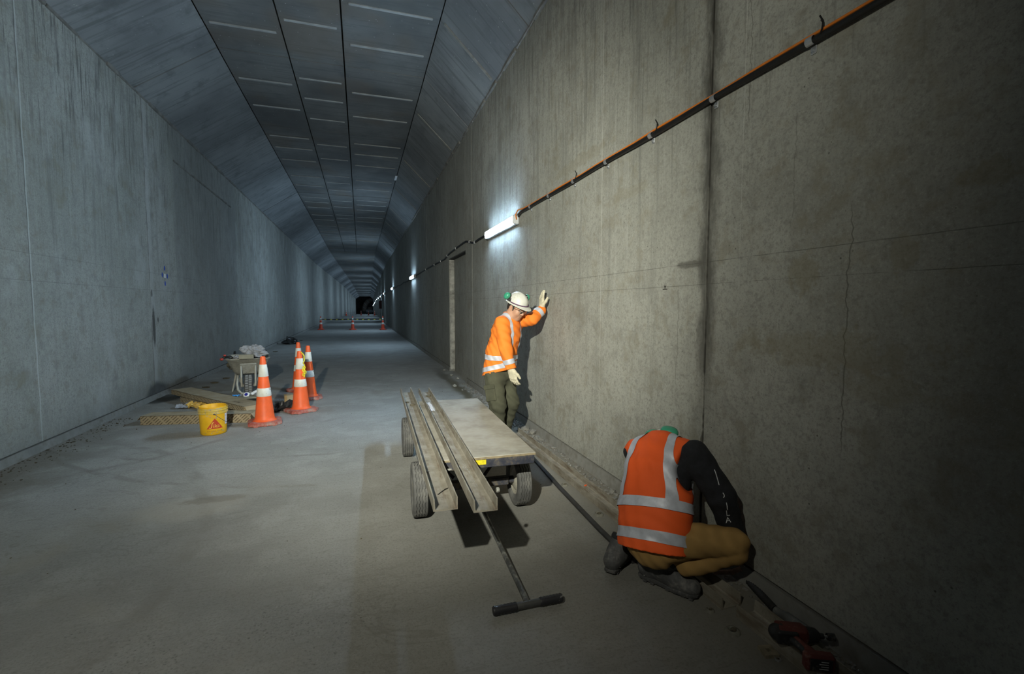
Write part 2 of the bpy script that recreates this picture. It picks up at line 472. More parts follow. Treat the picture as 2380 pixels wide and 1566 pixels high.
    base = t.mix(t.math('MULTIPLY', t.smooth(fine, .48, .70), .55), base, (.20,.198,.178))
    fn2 = t.noise(p, 62, 3, .75)
    base = t.mix(t.math('MULTIPLY', t.smooth(fn2, .50, .68), .5), base, (.17,.168,.15))
    base = t.mix(t.math('MULTIPLY', t.smooth(fn2, .44, .30), .4), base, (.48,.48,.45))
    base = t.mix(t.math('MULTIPLY', t.smooth(t.noise(p, 5.2, 3, .7), .52, .68), .35), base, (.25,.225,.16))
    base = t.mix(t.math('MULTIPLY', t.smooth(t.noise(p, 1.3, 4, .6), .56, .74), .34), base, (.255,.24,.175))
    # drip streaks, long and vertical, starting at the haunch
    sv = t.scale(p, (1, 1, .045))
    s1 = t.noise(sv, 11, 3, .7); s2 = t.noise(sv, 31, 3, .7); s3 = t.noise(sv, 3.1, 2, .6)
    top = t.math('ADD', Z, t.math('MULTIPLY', t.math('SUBTRACT', s1, .5), 3.5))
    base = t.mix(t.math('MULTIPLY', t.smooth(s2, .55, .63), t.math('MULTIPLY', t.smooth(top, 1.8, 4.8), .62 if kind == 'wall_right' else .80)), base, (.095,.098,.092))
    stk = t.math('MULTIPLY', t.math('ADD', t.math('MULTIPLY', t.smooth(Z, .9, 3.4), .6), .4), t.smooth(Y, 1.9, 3.4))
    stk = t.math('ADD', t.math('MULTIPLY', stk, .9), .10)
    base = t.mix(t.math('MULTIPLY', t.math('MULTIPLY', t.smooth(s1, .54, .66), .5), stk), base, (.175,.178,.165))
    base = t.mix(t.math('MULTIPLY', t.math('MULTIPLY', t.smooth(s1, .42, .34), .30), stk), base, (.44,.45,.43))
    base = t.mix(t.math('MULTIPLY', t.math('MULTIPLY', t.smooth(s2, .37, .33), .30), stk), base, (.50,.51,.49))
    mot = t.noise(p, 8.5, 3, .7)
    base = t.mix(t.math('MULTIPLY', t.smooth(mot, .48, .72), .30), base, (.20,.20,.183))
    base = t.mix(t.math('MULTIPLY', t.smooth(grit, .55, .75), .3), base, (.17,.17,.155))
    lineZ = lambda z, w, am: t.math('MULTIPLY', t.line(t.math('ADD', Z, t.math('MULTIPLY', t.math('SUBTRACT', mid, .5), .012)), z, w), t.math('MULTIPLY', t.smooth(mid, .28, .5), am))
    if kind == 'wall_right':
        wob = t.math('SUBTRACT', t.noise(t.comb(0.0, 0.0, Z), 2.2, 4, .6), .5)
        yj = t.math('ADD', Y, t.math('MULTIPLY', wob, .11))
        d = t.math('ABSOLUTE', t.math('SUBTRACT', yj, 2.395))
        d = t.math('ADD', d, t.math('MULTIPLY', t.math('SUBTRACT', t.noise(t.scale(p, (1,1,.35)), 9, 4, .7), .5), .20))
        hgt = t.smooth(Z, .75, 1.5)
        base = t.mix(t.math('MULTIPLY', t.smooth(d, .12, .0), t.math('MULTIPLY', t.math('ADD', hgt, .25), .78)), base, (.09,.088,.078))
        base = t.mix(t.math('MULTIPLY', t.line(yj, 2.395, .007), .85), base, (.05,.048,.042))
        base = t.mix(lineZ(1.832, .0020, .6), base, (.07,.068,.06))
        base = t.mix(lineZ(1.697, .0016, .65), base, (.06,.058,.05))
        h1 = t.blob((2.0, 2.55, 1.83), (.5,.17,.03), fine, .5)
        base = t.mix(t.math('MULTIPLY', h1, .7), base, (.09,.085,.075))
        wl = t.math('ADD', Y, t.math('MULTIPLY', t.math('SUBTRACT', t.noise(t.comb(0.0,0.0,Z), 5, 2), .5), .012))
        for yy, w, a in ((3.735,.004,.55),(2.135,.003,.4),(6.15,.005,.35),(5.2,.003,.3)):
            base = t.mix(t.math('MULTIPLY', t.math('MULTIPLY', t.line(wl, yy, w), t.smooth(s3, .30, .6)), a), base, (.58,.58,.55))
        # cracks
        for k, (yy, z0, z1, a) in enumerate(((1.51,.85,2.05,.6),(2.66,.95,1.75,.45),(2.1,2.5,3.4,.5),(1.8,1.9,2.6,.3))):
            wv = t.math('ADD', Y, t.math('MULTIPLY', t.math('SUBTRACT', t.noise(t.comb(float(k*3),0.0,Z), 4.5, 3, .7), .5), .10))
            m = t.math('MULTIPLY', t.line(wv, yy, .0028), t.math('MULTIPLY', t.smooth(Z, z0, z0+.15), t.smooth(Z, z1, z1-.15)))
            base = t.mix(t.math('MULTIPLY', m, a), base, (.07,.066,.055))
        # scuffed handprints and rubbed patches
        nbl = t.noise(p, 12, 3, .7)
        for c, r, a in (((2,1.72,1.72),(.5,.10,.13),.5),((2,1.28,1.78),(.5,.07,.10),.45),((2,1.62,1.36),(.5,.55,.10),.4),((2,1.35,1.22),(.5,.25,.06),.35),((2,1.02,2.0),(.5,.12,.06),.45),((2,4.2,2.95),(.5,.75,.07),.35),((2,3.3,2.45),(.5,.35,.06),.3)):
            base = t.mix(t.math('MULTIPLY', t.blob(c, r, nbl, 1.3), a*.75), base, (.20,.17,.095))
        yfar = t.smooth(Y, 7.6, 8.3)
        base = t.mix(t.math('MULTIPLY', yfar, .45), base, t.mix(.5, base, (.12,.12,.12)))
    else:
        wl = t.math('ADD', Y, t.math('MULTIPLY', t.math('SUBTRACT', t.noise(t.comb(0.0,0.0,Z), 2.5, 3), .5), .05))
        base = t.mix(t.math('MULTIPLY', t.line(wl, 6.32, .010), .5), base, (.60,.62,.62))
        base = t.mix(t.math('MULTIPLY', t.line(wl, 6.30, .004), t.smooth(Z, 1.2, 1.6)), base, (.12,.12,.115))
        base = t.mix(t.math('MULTIPLY', t.line(wl, 9.33, .07, .9), .45), base, (.50,.51,.50))
        base = t.mix(t.math('MULTIPLY', t.line(wl, 9.26, .010), .7), base, (.09,.09,.085))
        for c, r, a in (((-3.3,9.34,1.22),(.5,.075,.42),.93),((-3.3,9.31,1.78),(.5,.04,.08),.8),((-3.3,9.52,1.33),(.5,.03,.05),.9)):
            base = t.mix(t.math('MULTIPLY', t.blob(c, r, fine, .25), a), base, (.07,.066,.058))
        base = t.mix(t.math('MULTIPLY', t.blob((-3.3,9.35,.08),(.5,.60,.27), mid, .4), .95), base, (.03,.031,.028))
        base = t.mix(t.math('MULTIPLY', t.smooth(t.noise(t.scale(p, (1,1,.5)), 1.7, 4, .65), .54, .70), .45), base, (.46,.47,.455))
        base = t.mix(t.math('MULTIPLY', t.smooth(t.noise(p, 3.4, 4, .7), .55, .72), .4), base, (.17,.172,.165))
        base = t.mix(lineZ(1.832, .003, .45), base, (.10,.10,.095))
        base = t.mix(lineZ(2.12, .003, .4), base, (.10,.10,.095))
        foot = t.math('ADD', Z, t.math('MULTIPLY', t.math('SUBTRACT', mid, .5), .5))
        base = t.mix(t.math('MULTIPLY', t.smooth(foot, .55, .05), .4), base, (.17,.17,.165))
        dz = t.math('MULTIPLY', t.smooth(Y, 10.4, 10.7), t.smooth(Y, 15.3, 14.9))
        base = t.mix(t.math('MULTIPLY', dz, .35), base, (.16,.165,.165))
    base = t.mix(t.math('MULTIPLY', pitm, .8), base, (.07,.068,.06))
    t.bump(t.math('ADD', t.math('MULTIPLY', fine, .35), t.math('ADD', t.math('MULTIPLY', grit, .15), t.math('MULTIPLY', s2, .25))), .35, .006)
    return t.set(base, .78)

def rust_steel(name, rustamt=.5):
    t = NT(name); o = t.oco()
    n1 = t.noise(o, 7, 5, .65); n2 = t.noise(o, 40, 4, .7); st = t.noise(t.scale(o, (6,1,6)), 5, 4, .6)
    a = t.mix(t.smooth(n1, .35, .7), (.23,.21,.17), (.34,.315,.265))
    a = t.mix(t.math('MULTIPLY', t.smooth(st, .55-.1*rustamt, .72), .7), a, (.14,.095,.06))
    a = t.mix(t.math('MULTIPLY', t.smooth(n2, .55, .72), .5), a, (.075,.062,.05))
    t.bump(n2, .3, .003)
    return t.set(a, .72, .15)

MT = {}
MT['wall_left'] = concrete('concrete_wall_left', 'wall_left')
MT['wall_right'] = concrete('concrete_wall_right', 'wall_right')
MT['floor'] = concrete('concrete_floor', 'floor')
MT['ceiling'] = concrete('concrete_ceiling', 'ceiling')
MT['haunch'] = concrete('concrete_haunch', 'haunch')
MT['kicker'] = plain('concrete_kicker', (.26,.26,.245), .85, var=.25, scale=3, dust=(.17,.16,.14), dustamt=.6, bump=.4, bscale=30)
MT['header_dark'] = plain('header_shade_dark', (.07,.07,.068), .95)
MT['rubble'] = plain('rubble', (.20,.195,.18), .95, var=.35, scale=5, bump=.4, bscale=40)
MT['ridge'] = plain('board_ridge_concrete', (.34,.345,.34), .9, var=.2, scale=5)
MT['grout'] = plain('grout_dull', (.17,.165,.14), .95, var=.3, scale=25, bump=.5)
MT['washer'] = plain('washer_steel', (.24,.21,.15), .7, .1, var=.3, scale=25)
MT['stone'] = plain('pale_stone', (.30,.30,.275), .95, var=.25, scale=18, bump=.5, bscale=50)
MT['dirt'] = plain('dark_dirt', (.10,.088,.062), .95, var=.3, scale=9, bump=.5, bscale=40)
MT['steel'] = rust_steel('dusty_channel_steel', .5)
MT['steel2'] = rust_steel('rusty_floor_steel', .85)
MT['ply'] = plain('dusty_plywood', (.33,.31,.265), .85, var=.22, scale=3.5, dust=(.40,.39,.355), dustamt=.75, bump=.2, bscale=30)
MT['ply_edge'] = plain('plywood_edge', (.25,.205,.13), .85, var=.3, scale=20)
MT['cartframe'] = plain('dark_blue_frame', (.055,.06,.085), .55, .3, var=.3, scale=10, dust=(.20,.165,.11), dustamt=.6)
MT['rubber'] = plain('tyre_rubber', (.10,.10,.098), .85, var=.25, scale=10, dust=(.17,.167,.155), dustamt=.5, bump=.2)
MT['rubber_dark'] = plain('rubber_dark', (.028,.028,.028), .7, var=.3, scale=12, bump=.2)
MT['rim'] = plain('wheel_rim', (.42,.40,.34), .6, .2, dust=(.30,.28,.23), dustamt=.5)
MT['pole'] = plain('scuffed_black_bar', (.09,.092,.09), .5, .4, var=.4, scale=9, dust=(.36,.36,.33), dustamt=.35)
MT['grip'] = plain('black_grip', (.016,.016,.02), .55, var=.3, dust=(.3,.3,.28), dustamt=.05)
MT['yellow_sticker'] = plain('yellow_sticker', (.72,.60,.02), .6, dust=(.10,.09,.05), dustamt=.15, scale=60)
MT['cone'] = plain('cone_orange', (.90,.135,.032), .5, var=.12, scale=8, dust=(.50,.24,.17), dustamt=.10)
MT['cone_dim'] = plain('cone_red', (.62,.07,.03), .55, var=.12, scale=8)
MT['cone_base'] = plain('cone_base_dusty', (.46,.10,.075), .8, var=.2, scale=14, dust=(.40,.335,.30), dustamt=.62)
MT['cone_band'] = plain('cone_band_white', (.72,.73,.69), .5, var=.1, scale=12, dust=(.30,.28,.24), dustamt=.12)
MT['bucket'] = plain('bucket_yellow', (.80,.45,.012), .5, var=.1, scale=8, dust=(.50,.40,.20), dustamt=.12)
MT['bucket_rim'] = plain('bucket_rim', (.70,.48,.05), .6, var=.15, scale=10, dust=(.48,.46,.39), dustamt=.6)
MT['logo_red'] = plain('logo_red', (.55,.055,.02), .6, var=.08)
MT['logo_yellow'] = plain('logo_yellow', (.86,.55,.10), .6, var=.05)
MT['logo_ochre'] = plain('logo_ochre', (.40,.17,.01), .6, var=.05)
MT['paper'] = plain('white_paper', (.68,.69,.74), .8, var=.08)
MT['ink'] = plain('dark_ink', (.03,.027,.024), .8)
MT['wire'] = plain('wire_grey', (.16,.15,.14), .5, .6)
MT['card'] = plain('cardboard', (.37,.30,.195), .9, var=.14, scale=6, dust=(.40,.36,.28), dustamt=.45)
MT['card_dark'] = plain('cardboard_edge', (.27,.215,.13), .9, var=.2, scale=10)
MT['barrow'] = plain('cement_caked', (.42,.41,.355), .95, var=.25, scale=9, dust=(.22,.21,.175), dustamt=.45, bump=.6, bscale=45)
MT['barrow_tube'] = plain('cement_caked_tube', (.42,.41,.36), .95, var=.2, scale=12, bump=.4)
MT['timber'] = plain('dusty_timber', (.30,.28,.21), .9, var=.2, scale=6)
MT['blackplastic'] = plain('black_plastic', (.022,.023,.025), .32, var=.3)
MT['greyplastic'] = plain('grey_plastic_sheet', (.33,.35,.39), .4, var=.2)
MT['foil'] = plain('silvery_wrap', (.55,.57,.63), .25, .35, var=.25, scale=30, bump=.8, bscale=70)
MT['yellowpaper'] = plain('yellow_paper', (.78,.52,.13), .8, var=.12)
MT['blue'] = plain('blue_plastic', (.06,.32,.78), .5, var=.15)
MT['paleblue'] = plain('pale_blue_sheet', (.45,.62,.90), .6, var=.15)
MT['navy'] = plain('navy_print', (.02,.025,.30), .5)
MT['white'] = plain('white_plastic', (.80,.81,.83), .5, var=.08)
MT['red'] = plain('red_plastic', (.42,.045,.03), .5, var=.15)
MT['tool_red'] = plain('tool_red', (.12,.026,.022), .55, var=.2, dust=(.22,.13,.11), dustamt=.2)
MT['tool_black'] = plain('tool_black', (.022,.023,.026), .5, var=.3, dust=(.13,.12,.10), dustamt=.18)
MT['yellow_cord'] = plain('yellow_cord', (.85,.72,.03), .6)
MT['conduit'] = plain('black_conduit', (.009,.0085,.008), .45, var=.3)
MT['orange_cord'] = plain('orange_cord', (.72,.20,.02), .5, var=.1)
MT['galv'] = plain('galvanised', (.55,.57,.60), .35, .7, var=.15)
MT['housing'] = plain('lamp_housing', (.55,.57,.60), .5, var=.05)
MT['hivis'] = plain('hivis_orange', (.90,.225,.022), .8, var=.05, scale=5, dust=(.62,.13,.02), dustamt=.06, bump=.15, bscale=22)
MT['vest'] = plain('hivis_orange_red', (.90,.115,.016), .8, var=.06, scale=5, bump=.2, bscale=14)
MT['reflect'] = plain('reflective_tape', (.56,.58,.66), .5, .15, var=.12, scale=25, bump=.3, bscale=40)
MT['trouser'] = plain('olive_trousers', (.066,.068,.044), .9, var=.22, scale=9, bump=.35, bscale=16)
MT['trouser2'] = plain('tan_trousers', (.36,.215,.07), .9, var=.15, scale=7, bump=.35, bscale=16)
MT['jumper'] = plain('black_jumper', (.012,.013,.017), .95, var=.3, scale=30, bump=.3, bscale=120)
MT['print_white'] = plain('white_print', (.62,.63,.66), .7)
MT['skin'] = plain('skin', (.50,.28,.185), .55, var=.10, scale=20, bump=.05, Subsurface_Weight=.0)
MT['hair'] = plain('dark_hair', (.022,.016,.012), .7, var=.3, scale=60, bump=.5, bscale=150)
MT['glove'] = plain('pale_glove', (.60,.555,.42), .85, var=.2, scale=16, dust=(.36,.33,.235), dustamt=.25, bump=.35, bscale=40)
MT['helmet'] = plain('helmet_white', (.63,.63,.585), .45, var=.08, scale=10, dust=(.42,.41,.34), dustamt=.35)
MT['muff_green'] = plain('earmuff_green', (.045,.30,.185), .35, var=.1, scale=12)
MT['boot'] = plain('scuffed_boot', (.075,.075,.078), .75, var=.35, scale=11, dust=(.19,.185,.175), dustamt=.45, bump=.3)
MT['boot_dark'] = plain('boot_lining', (.012,.012,.013), .8)
MT['sole'] = plain('boot_sole', (.06,.06,.062), .8, var=.3, scale=20, dust=(.15,.145,.14), dustamt=.3)
MT['seam'] = plain('pale_seam', (.30,.30,.29), .8)
MT['eye'] = plain('eye', (.35,.30,.26), .2)
MT['bluepaint'] = plain('blue_paint', (.02,.07,.42), .7, var=.2, scale=40)
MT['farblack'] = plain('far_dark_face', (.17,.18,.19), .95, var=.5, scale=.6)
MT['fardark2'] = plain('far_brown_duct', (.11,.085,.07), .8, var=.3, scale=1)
t = NT('batten_diffuser'); t.set((.8,.85,.9), .4)
t.b.inputs['Emission Color'].default_value = (*BATTEN_COLOR, 1); t.b.inputs['Emission Strength'].default_value = BATTEN_STRENGTH
MT['batten'] = t.m
t = NT('batten_diffuser_side'); t.set((.8,.85,.9), .4)
t.b.inputs['Emission Color'].default_value = (*BATTEN_COLOR, 1); t.b.inputs['Emission Strength'].default_value = BATTEN_STRENGTH*.18
MT['batten_side'] = t.m
t = NT('clear_bag'); o_ = t.oco(); t.bump(t.noise(o_, 22, 4, .7), 1.0, .02)
t.set((.86,.88,.93), .18, Transmission_Weight=.55, IOR=1.3); MT['clear'] = t.m
t = NT('safety_glass'); t.set((.9,.92,.92), .05, Transmission_Weight=.92, IOR=1.1); MT['glass'] = t.m
# diagonal dash print on the cardboard sides (flat print)
t = NT('cardboard_printed'); o_ = t.oco(); x_, y_, z_ = t.xyz(o_)
nb = t.noise(o_, 6, 3)
a_ = t.mix(t.lin(nb, .3, .7), (.33,.265,.165), (.43,.355,.24))
dg = t.math('FRACT', t.math('MULTIPLY', t.math('SUBTRACT', x_, t.math('MULTIPLY', z_, 1.1)), 22.0))
sg = t.math('FRACT', t.math('ADD', t.math('MULTIPLY', z_, 16.0), t.math('MULTIPLY', t.math('FLOOR', t.math('MULTIPLY', t.math('SUBTRACT', x_, t.math('MULTIPLY', z_, 1.1)), 22.0)), .37)))
dm = t.math('MULTIPLY', t.smooth(dg, .34, .26), t.smooth(sg, .82, .72))
a_ = t.mix(t.math('MULTIPLY', dm, .85), a_, (.05,.038,.025))
MT['card_print'] = t.set(a_, .9)
# striped barrier pole
t = NT('black_yellow_stripes'); x_ = t.xyz(t.oco())[0]
MT['stripes'] = t.set(t.mix(t.math('GREATER_THAN', t.math('FRACT', t.math('MULTIPLY', x_, 2.6)), .68), (.015,.015,.016), (.62,.55,.06)), .6)
# ---------------------------------------------------------------- the tunnel shell
XR, XL, ZW, ZC, HXL, HXR = 2.03, -3.31, 4.95, 5.75, -2.13, 1.20
YB, YE = -14.0, 170.0
def sh(y): return (0.0156*max(0.0, y-41.0), -0.0125*max(0.0, y-85.0))
def W(x, y, z=0.0):
    s = sh(y); return Vector((x+s[0], y, z+s[1]))
FAR = [42, 55, 70, 85, 100, 120, 145, 170]
def strips(g, sec, ys, flip=False):
    o = len(g.v); n = len(sec)
    for y in ys:
        for x, z in sec: g.v.append(tuple(W(x, y, z)))
    for i in range(len(ys)-1):
        for k in range(n-1):
            f = (o+i*n+k, o+i*n+k+1, o+(i+1)*n+k+1, o+(i+1)*n+k)
            g.f.append(f[::-1] if flip else f)
    return g

# floor
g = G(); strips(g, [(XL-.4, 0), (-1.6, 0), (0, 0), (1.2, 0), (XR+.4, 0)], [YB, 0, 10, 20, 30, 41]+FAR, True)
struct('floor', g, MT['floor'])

# walls: a dark backing behind the near pours, the bare far face beyond them
RJ = [2.395+6.35*k for k in range(-2, 7)]       # pour joints, right wall
LJ = [9.26+6.35*k for k in range(-3, 6)]        # pour joints, left wall
RJ[0] = YB; LJ[0] = YB
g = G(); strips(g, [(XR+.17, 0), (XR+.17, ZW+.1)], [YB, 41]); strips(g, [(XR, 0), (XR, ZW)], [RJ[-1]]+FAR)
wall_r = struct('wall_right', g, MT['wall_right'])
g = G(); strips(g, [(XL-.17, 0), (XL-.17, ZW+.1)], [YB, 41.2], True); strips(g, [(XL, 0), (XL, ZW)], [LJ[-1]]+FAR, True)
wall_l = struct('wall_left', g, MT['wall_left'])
DY0, DY1, DZ = 9.35, 11.2, 2.69
GAP = .007
KZ = .112
for a, b in zip(RJ[:-1], RJ[1:]):
    g = G(); a2, b2 = a+GAP, b-GAP
    def pb(y0, y1, z0, z1, bev=.004): g.box((XR+.08, (y0+y1)/2, (z0+z1)/2), (.16, y1-y0, z1-z0), bev)
    if a < DY0 < b:
        pb(a2, DY0, KZ, ZW); pb(DY1, b2, KZ, ZW); pb(DY0, DY1, DZ, ZW, 0)
    else: pb(a2, b2, KZ, ZW)
    obj('wall_panel', g, MT['wall_right'], wall_r)
for a, b in zip(LJ[:-1], LJ[1:]):
    g = G(); a2, b2 = a+GAP, b-GAP
    def pb(y0, y1, z0, z1, x=XL): g.box((x-.08, (y0+y1)/2, (z0+z1)/2), (.16, y1-y0, z1-z0), .004)
    pb(a2, b2, .10, ZW)
    wp = obj('wall_panel', g, MT['wall_left'], wall_l)
    if a < 10.9 < b:                               # a crumbly pour lip left on the face
        g = G(); y = 10.55
        while y < 14.3:
            l_ = .12+.3*random.random()
            if random.random() < .82 or y < 12: g.box((XL+.004, y+l_/2, 4.30-.012*(y-10.5)), (.03+.02*random.random(), l_, .025+.02*random.random()), .006)
            y += l_
        obj('pour_lip', g, MT['rubble'], wp)
# kicker courses under the pours
rk = random.Random(3)
def kicker(x0, side, h, ya, yb, hole=None):
    g = G(); ys = [ya]
    while ys[-1] < yb: ys.append(min(yb, ys[-1]+.35))
    for y in ys:
        w = .009*mnoise.noise(Vector((y*1.7, side, 0))) + .006
        hh = h-.012 + .006*mnoise.noise(Vector((y*3.1, 5, side)))
        for x, z in ((x0-side*w-side*.006, 0), (x0-side*w*.6, hh), (x0+side*.14, hh), (x0+side*.14, 0)):
            g.v.append((x, y, z))
    for i in range(len(ys)-1):
        for k in range(3):
            f = (i*4+k, i*4+k+1, (i+1)*4+k+1, (i+1)*4+k); g.f.append(f if side > 0 else f[::-1])
    g.f.append((0,1,2,3)); g.f.append(tuple(len(g.v)-4+k for k in (3,2,1,0)))
    return g
g = kicker(XR, 1, KZ, YB, DY0); g.merge(kicker(XR, 1, KZ, DY1, 41.5))
struct('baseboard_right', g, MT['kicker'])
struct('baseboard_left', kicker(XL, -1, .10, YB, 41.5), MT['kicker'])

# blocked-up doorway in the right wall
g = G(); g.box((XR+.15, (DY0+DY1)/2, DZ/2), (.06, DY1-DY0, DZ), 0)
door = struct('door_1', g, MT['wall_right'])
g = G()
jz = [.04+.11*k for k in range(25)]              # rough mortar bead on the far jamb
for z in jz:
    w = .010+.008*mnoise.noise(Vector((z*6, 0, 2))); e = .010*mnoise.noise(Vector((z*4, 3, 0)))
    g.v += [(XR+.012+e, DY1, z), (XR+.012+e, DY1-w-.012, z), (XR+.12, DY1-w-.012, z), (XR+.12, DY1, z)]
for i in range(len(jz)-1):
    for k in range(3): g.f.append((i*4+k, i*4+k+1, i*4+k+5, i*4+k+4))
obj('jamb', g, plain('jamb_mortar', (.36,.355,.33), .95, var=.45, scale=9, bump=.5, bscale=30), door)
g = G(); g.box((XR+.055, (DY0+DY1)/2, DZ-.012), (.11, DY1-DY0, .02), .003); obj('header_shade', g, MT['header_dark'], door)  # thin dark strip standing in for the shade under the doorway head

# ceiling: precast panels, three flat lanes and a haunch on either side
CJ = [8.98+3.38*k for k in range(-6, 10)]
g = G()
strips(g, [(XL-.25, ZW+.02), (HXL-.1, ZC+.16), (HXR+.1, ZC+.16), (XR+.25, ZW+.02)], [YB, 41])
strips(g, [(XL, ZW), (HXL, ZC), (HXR, ZC), (XR, ZW)], [CJ[-1]]+FAR)
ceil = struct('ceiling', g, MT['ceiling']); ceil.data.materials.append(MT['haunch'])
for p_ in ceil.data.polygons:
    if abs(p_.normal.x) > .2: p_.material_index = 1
lanes = [('haunch_panel', (XL, ZW), (HXL, ZC)), ('ceiling_panel', (HXL, ZC), (-1.06, ZC)), ('ceiling_panel', (-1.06, ZC), (-.185, ZC)), ('ceiling_panel', (-.185, ZC), (HXR, ZC)), ('haunch_panel', (HXR, ZC), (XR, ZW))]
for li, (nm, (xa, za), (xb, zb)) in enumerate(lanes):
    L = 3.38-.022
    d = Vector((xb-xa, zb-za)); d.normalize(); nrm = Vector((-d.y, d.x))     # outward (up)
    ga = .004 if li in (0, 4) else .012
    A = Vector((xa, za))+d*ga; B = Vector((xb, zb))-d*ga; dz = (0, .004, -.003, .002, 0)[li]
    g = G(); pts = [(A.x, A.y+dz), (B.x, B.y+dz), (B.x+nrm.x*.10, B.y+nrm.y*.10), (A.x+nrm.x*.10, A.y+nrm.y*.10)]
    g.v = [(x, y, z) for y in (0, L) for x, z in pts]
    g.f = [(0,1,2,3), (7,6,5,4), (0,4,5,1), (1,5,6,2), (2,6,7,3), (3,7,4,0)]
    me = bpy.data.meshes.new(nm); me.from_pydata(g.v, [], g.f); me.update(); me.materials.append(MT['haunch' if li in (0, 4) else 'ceiling'])
    bm = bmesh.new(); bm.from_mesh(me); bmesh.ops.recalc_face_normals(bm, faces=bm.faces); bm.to_mesh(me); bm.free()
    rid = None
    if li == 4:
        rg = G(); rg.box(((xa+xb)/2-nrm.x*.004, 0, (za+zb)/2-nrm.y*.004), (1.0, .06, .022), .006, RY(-math.atan2(zb-za, xb-xa)))
        rid = bpy.data.meshes.new('board_ridge'); rid.from_pydata(rg.v, [], rg.f); rid.update(); rid.materials.append(MT['kicker'])
    if li in (1, 2, 3):
        rg = G(); w = (B.x-A.x)*.86; rg.box(((A.x+B.x)/2, 0, ZC-.004), (w, .05, .022), .006)
        rid = bpy.data.meshes.new('board_ridge'); rid.from_pydata(rg.v, [], rg.f); rid.update()
        rid.materials.append(MT['ridge'])
    for ri, y in enumerate(CJ[:-1]):
        o = link_mesh(nm, me, ceil); o.location = (0, y+.011, .003*((ri*7+li*3) % 3-1))
        if rid is not None and y > 0 and y < 30:
            for f in (.45,) if li == 4 else ((.30, .66) if (ri+li) % 2 else (.20, .46, .78)):
                r = link_mesh('board_ridge', rid, o); r.location = (0, L*f, 0)
# sealant smears along the wall heads
g = G()
for side, x in ((-1, XL), (1, XR)):
    y = 2.0
    while y < 24:
        l = .25+.5*rk.random(); a = .02+.035*rk.random()
        g.box((x-side*(.008), y+l/2, ZW-.005), (a, l*.95, a), .008, RZ(.02*(rk.random()-.5)))
        y += l
struct('trim_1', g, MT['rubble'])

# the far end: a dark, unlit face
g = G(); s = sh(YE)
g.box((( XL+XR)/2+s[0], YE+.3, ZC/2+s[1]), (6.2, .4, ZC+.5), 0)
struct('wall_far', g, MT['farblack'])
# ---------------------------------------------------------------- wall lamps and the cables that feed them
LY0, LSP, LZ = 6.73, 12.3, 2.712
def make_batten():
    o = thing('batten_light', 'lit tube batten light fixed above the standing worker, beside the blocked doorway', 'wall light', group='batten lights along the tunnel wall')
    L = 1.50
    g = G(); g.box((-.030, 0, 0), (.060, L, .125), .012); obj('housing', g, MT['housing'], o, 40)
    g = G(); n = 7                                   # rounded translucent lens
    sec = [(-.060, -.052), (-.078, -.050), (-.092, -.036), (-.097, 0), (-.092, .036), (-.078, .050), (-.060, .052)]
    yy = [-L/2+.03, -L/2+.05, L/2-.05, L/2-.03]
    for i, y in enumerate(yy):
        k = .82 if i in (0, 3) else 1.0
        for x, z in sec: g.v.append((-.060+(x+.060)*(k if i in (0,3) else 1), y, z*k))
    side = []
    for i in range(3):
        for k in range(n-1): g.f.append((i*n+k, (i+1)*n+k, (i+1)*n+k+1, i*n+k+1)); side.append(0 if (i == 1 and k in (1, 2, 3, 4)) else 1)
    g.f.append(tuple(range(n))); g.f.append(tuple(3*n+k for k in range(n-1, -1, -1))); side += [1, 1]
    ln = obj('lens', g, MT['batten'], o, 40); ln.data.materials.append(MT['batten_side'])
    ln.data.polygons.foreach_set('material_index', side)
    for s in (-1, 1):
        g = G(); g.box((-.048, s*(L/2-.012), 0), (.085, .030, .118), .012); obj('end_cap', g, MT['housing'], o, 40)
        g = G(); g.box((-.012, s*L*.33, .070), (.024, .03, .02), .003); obj('clip', g, MT['galv'], o)
    return o
b0 = make_batten(); b0.location = W(XR, LY0, LZ)
ORD = ('first','second','third','fourth','fifth','sixth','seventh','eighth','ninth','tenth','eleventh','twelfth','thirteenth','fourteenth')
k = 1
while LY0+LSP*k < YE-4:
    y = LY0+LSP*k
    dup(b0, W(XR, y, LZ), -math.atan(.0156) if y > 41 else 0.0, 'lit batten light down the tunnel wall, %s one past the blocked doorway' % ORD[k-1])
    k += 1
NB = k
# conduit with saddles, near part
cz = 2.783
cond = thing('conduit', 'black conduit with steel saddles rising along the right wall', 'conduit', (XR-.022, 5.9, cz))
g = G(); g.tube([(0, -6.9+.3*i, .004*math.sin(i*1.3)) for i in range(23)]+[(0,-.05,0), (.0, .05, -.03)], .0165, 10); obj('pipe', g, MT['conduit'], cond, 60)
for y in (1.08, 1.72, 2.347, 2.975, 3.62, 4.266, 4.90, 5.50, .44):
    g = G()
    for i in range(9):
        a0 = -PI*.5+PI*1.15*i/9; a1 = -PI*.5+PI*1.15*(i+1)/9
    pr = [(-.0195*math.cos(a), .0195*math.sin(a)) for a in [math.radians(q) for q in range(-80, 100, 20)]]
    vs = []; w = .018
    for yy in (-w, w):
        for x, z in pr: vs.append((x, yy, z))
        for x, z in [(x*1.14, z*1.14) for x, z in pr]: vs.append((x, yy, z))
    m = len(pr); fs = []
    for i in range(m-1):
        fs += [(i, i+1, 2*m+i+1, 2*m+i)[::-1], (m+i, m+i+1, 3*m+i+1, 3*m+i), (i, i+1, m+i+1, m+i), (2*m+i, 2*m+i+1, 3*m+i+1, 3*m+i)[::-1]]
    g.add(vs, fs)
    g.box((.018, 0, -.036), (.006, .030, .036), .002); g.tube([(.016, 0, -.040), (.004, 0, -.040)], .006, 6)
    g.shift((0, y-5.9, 0)); s = obj('saddle', g, MT['galv'], cond)
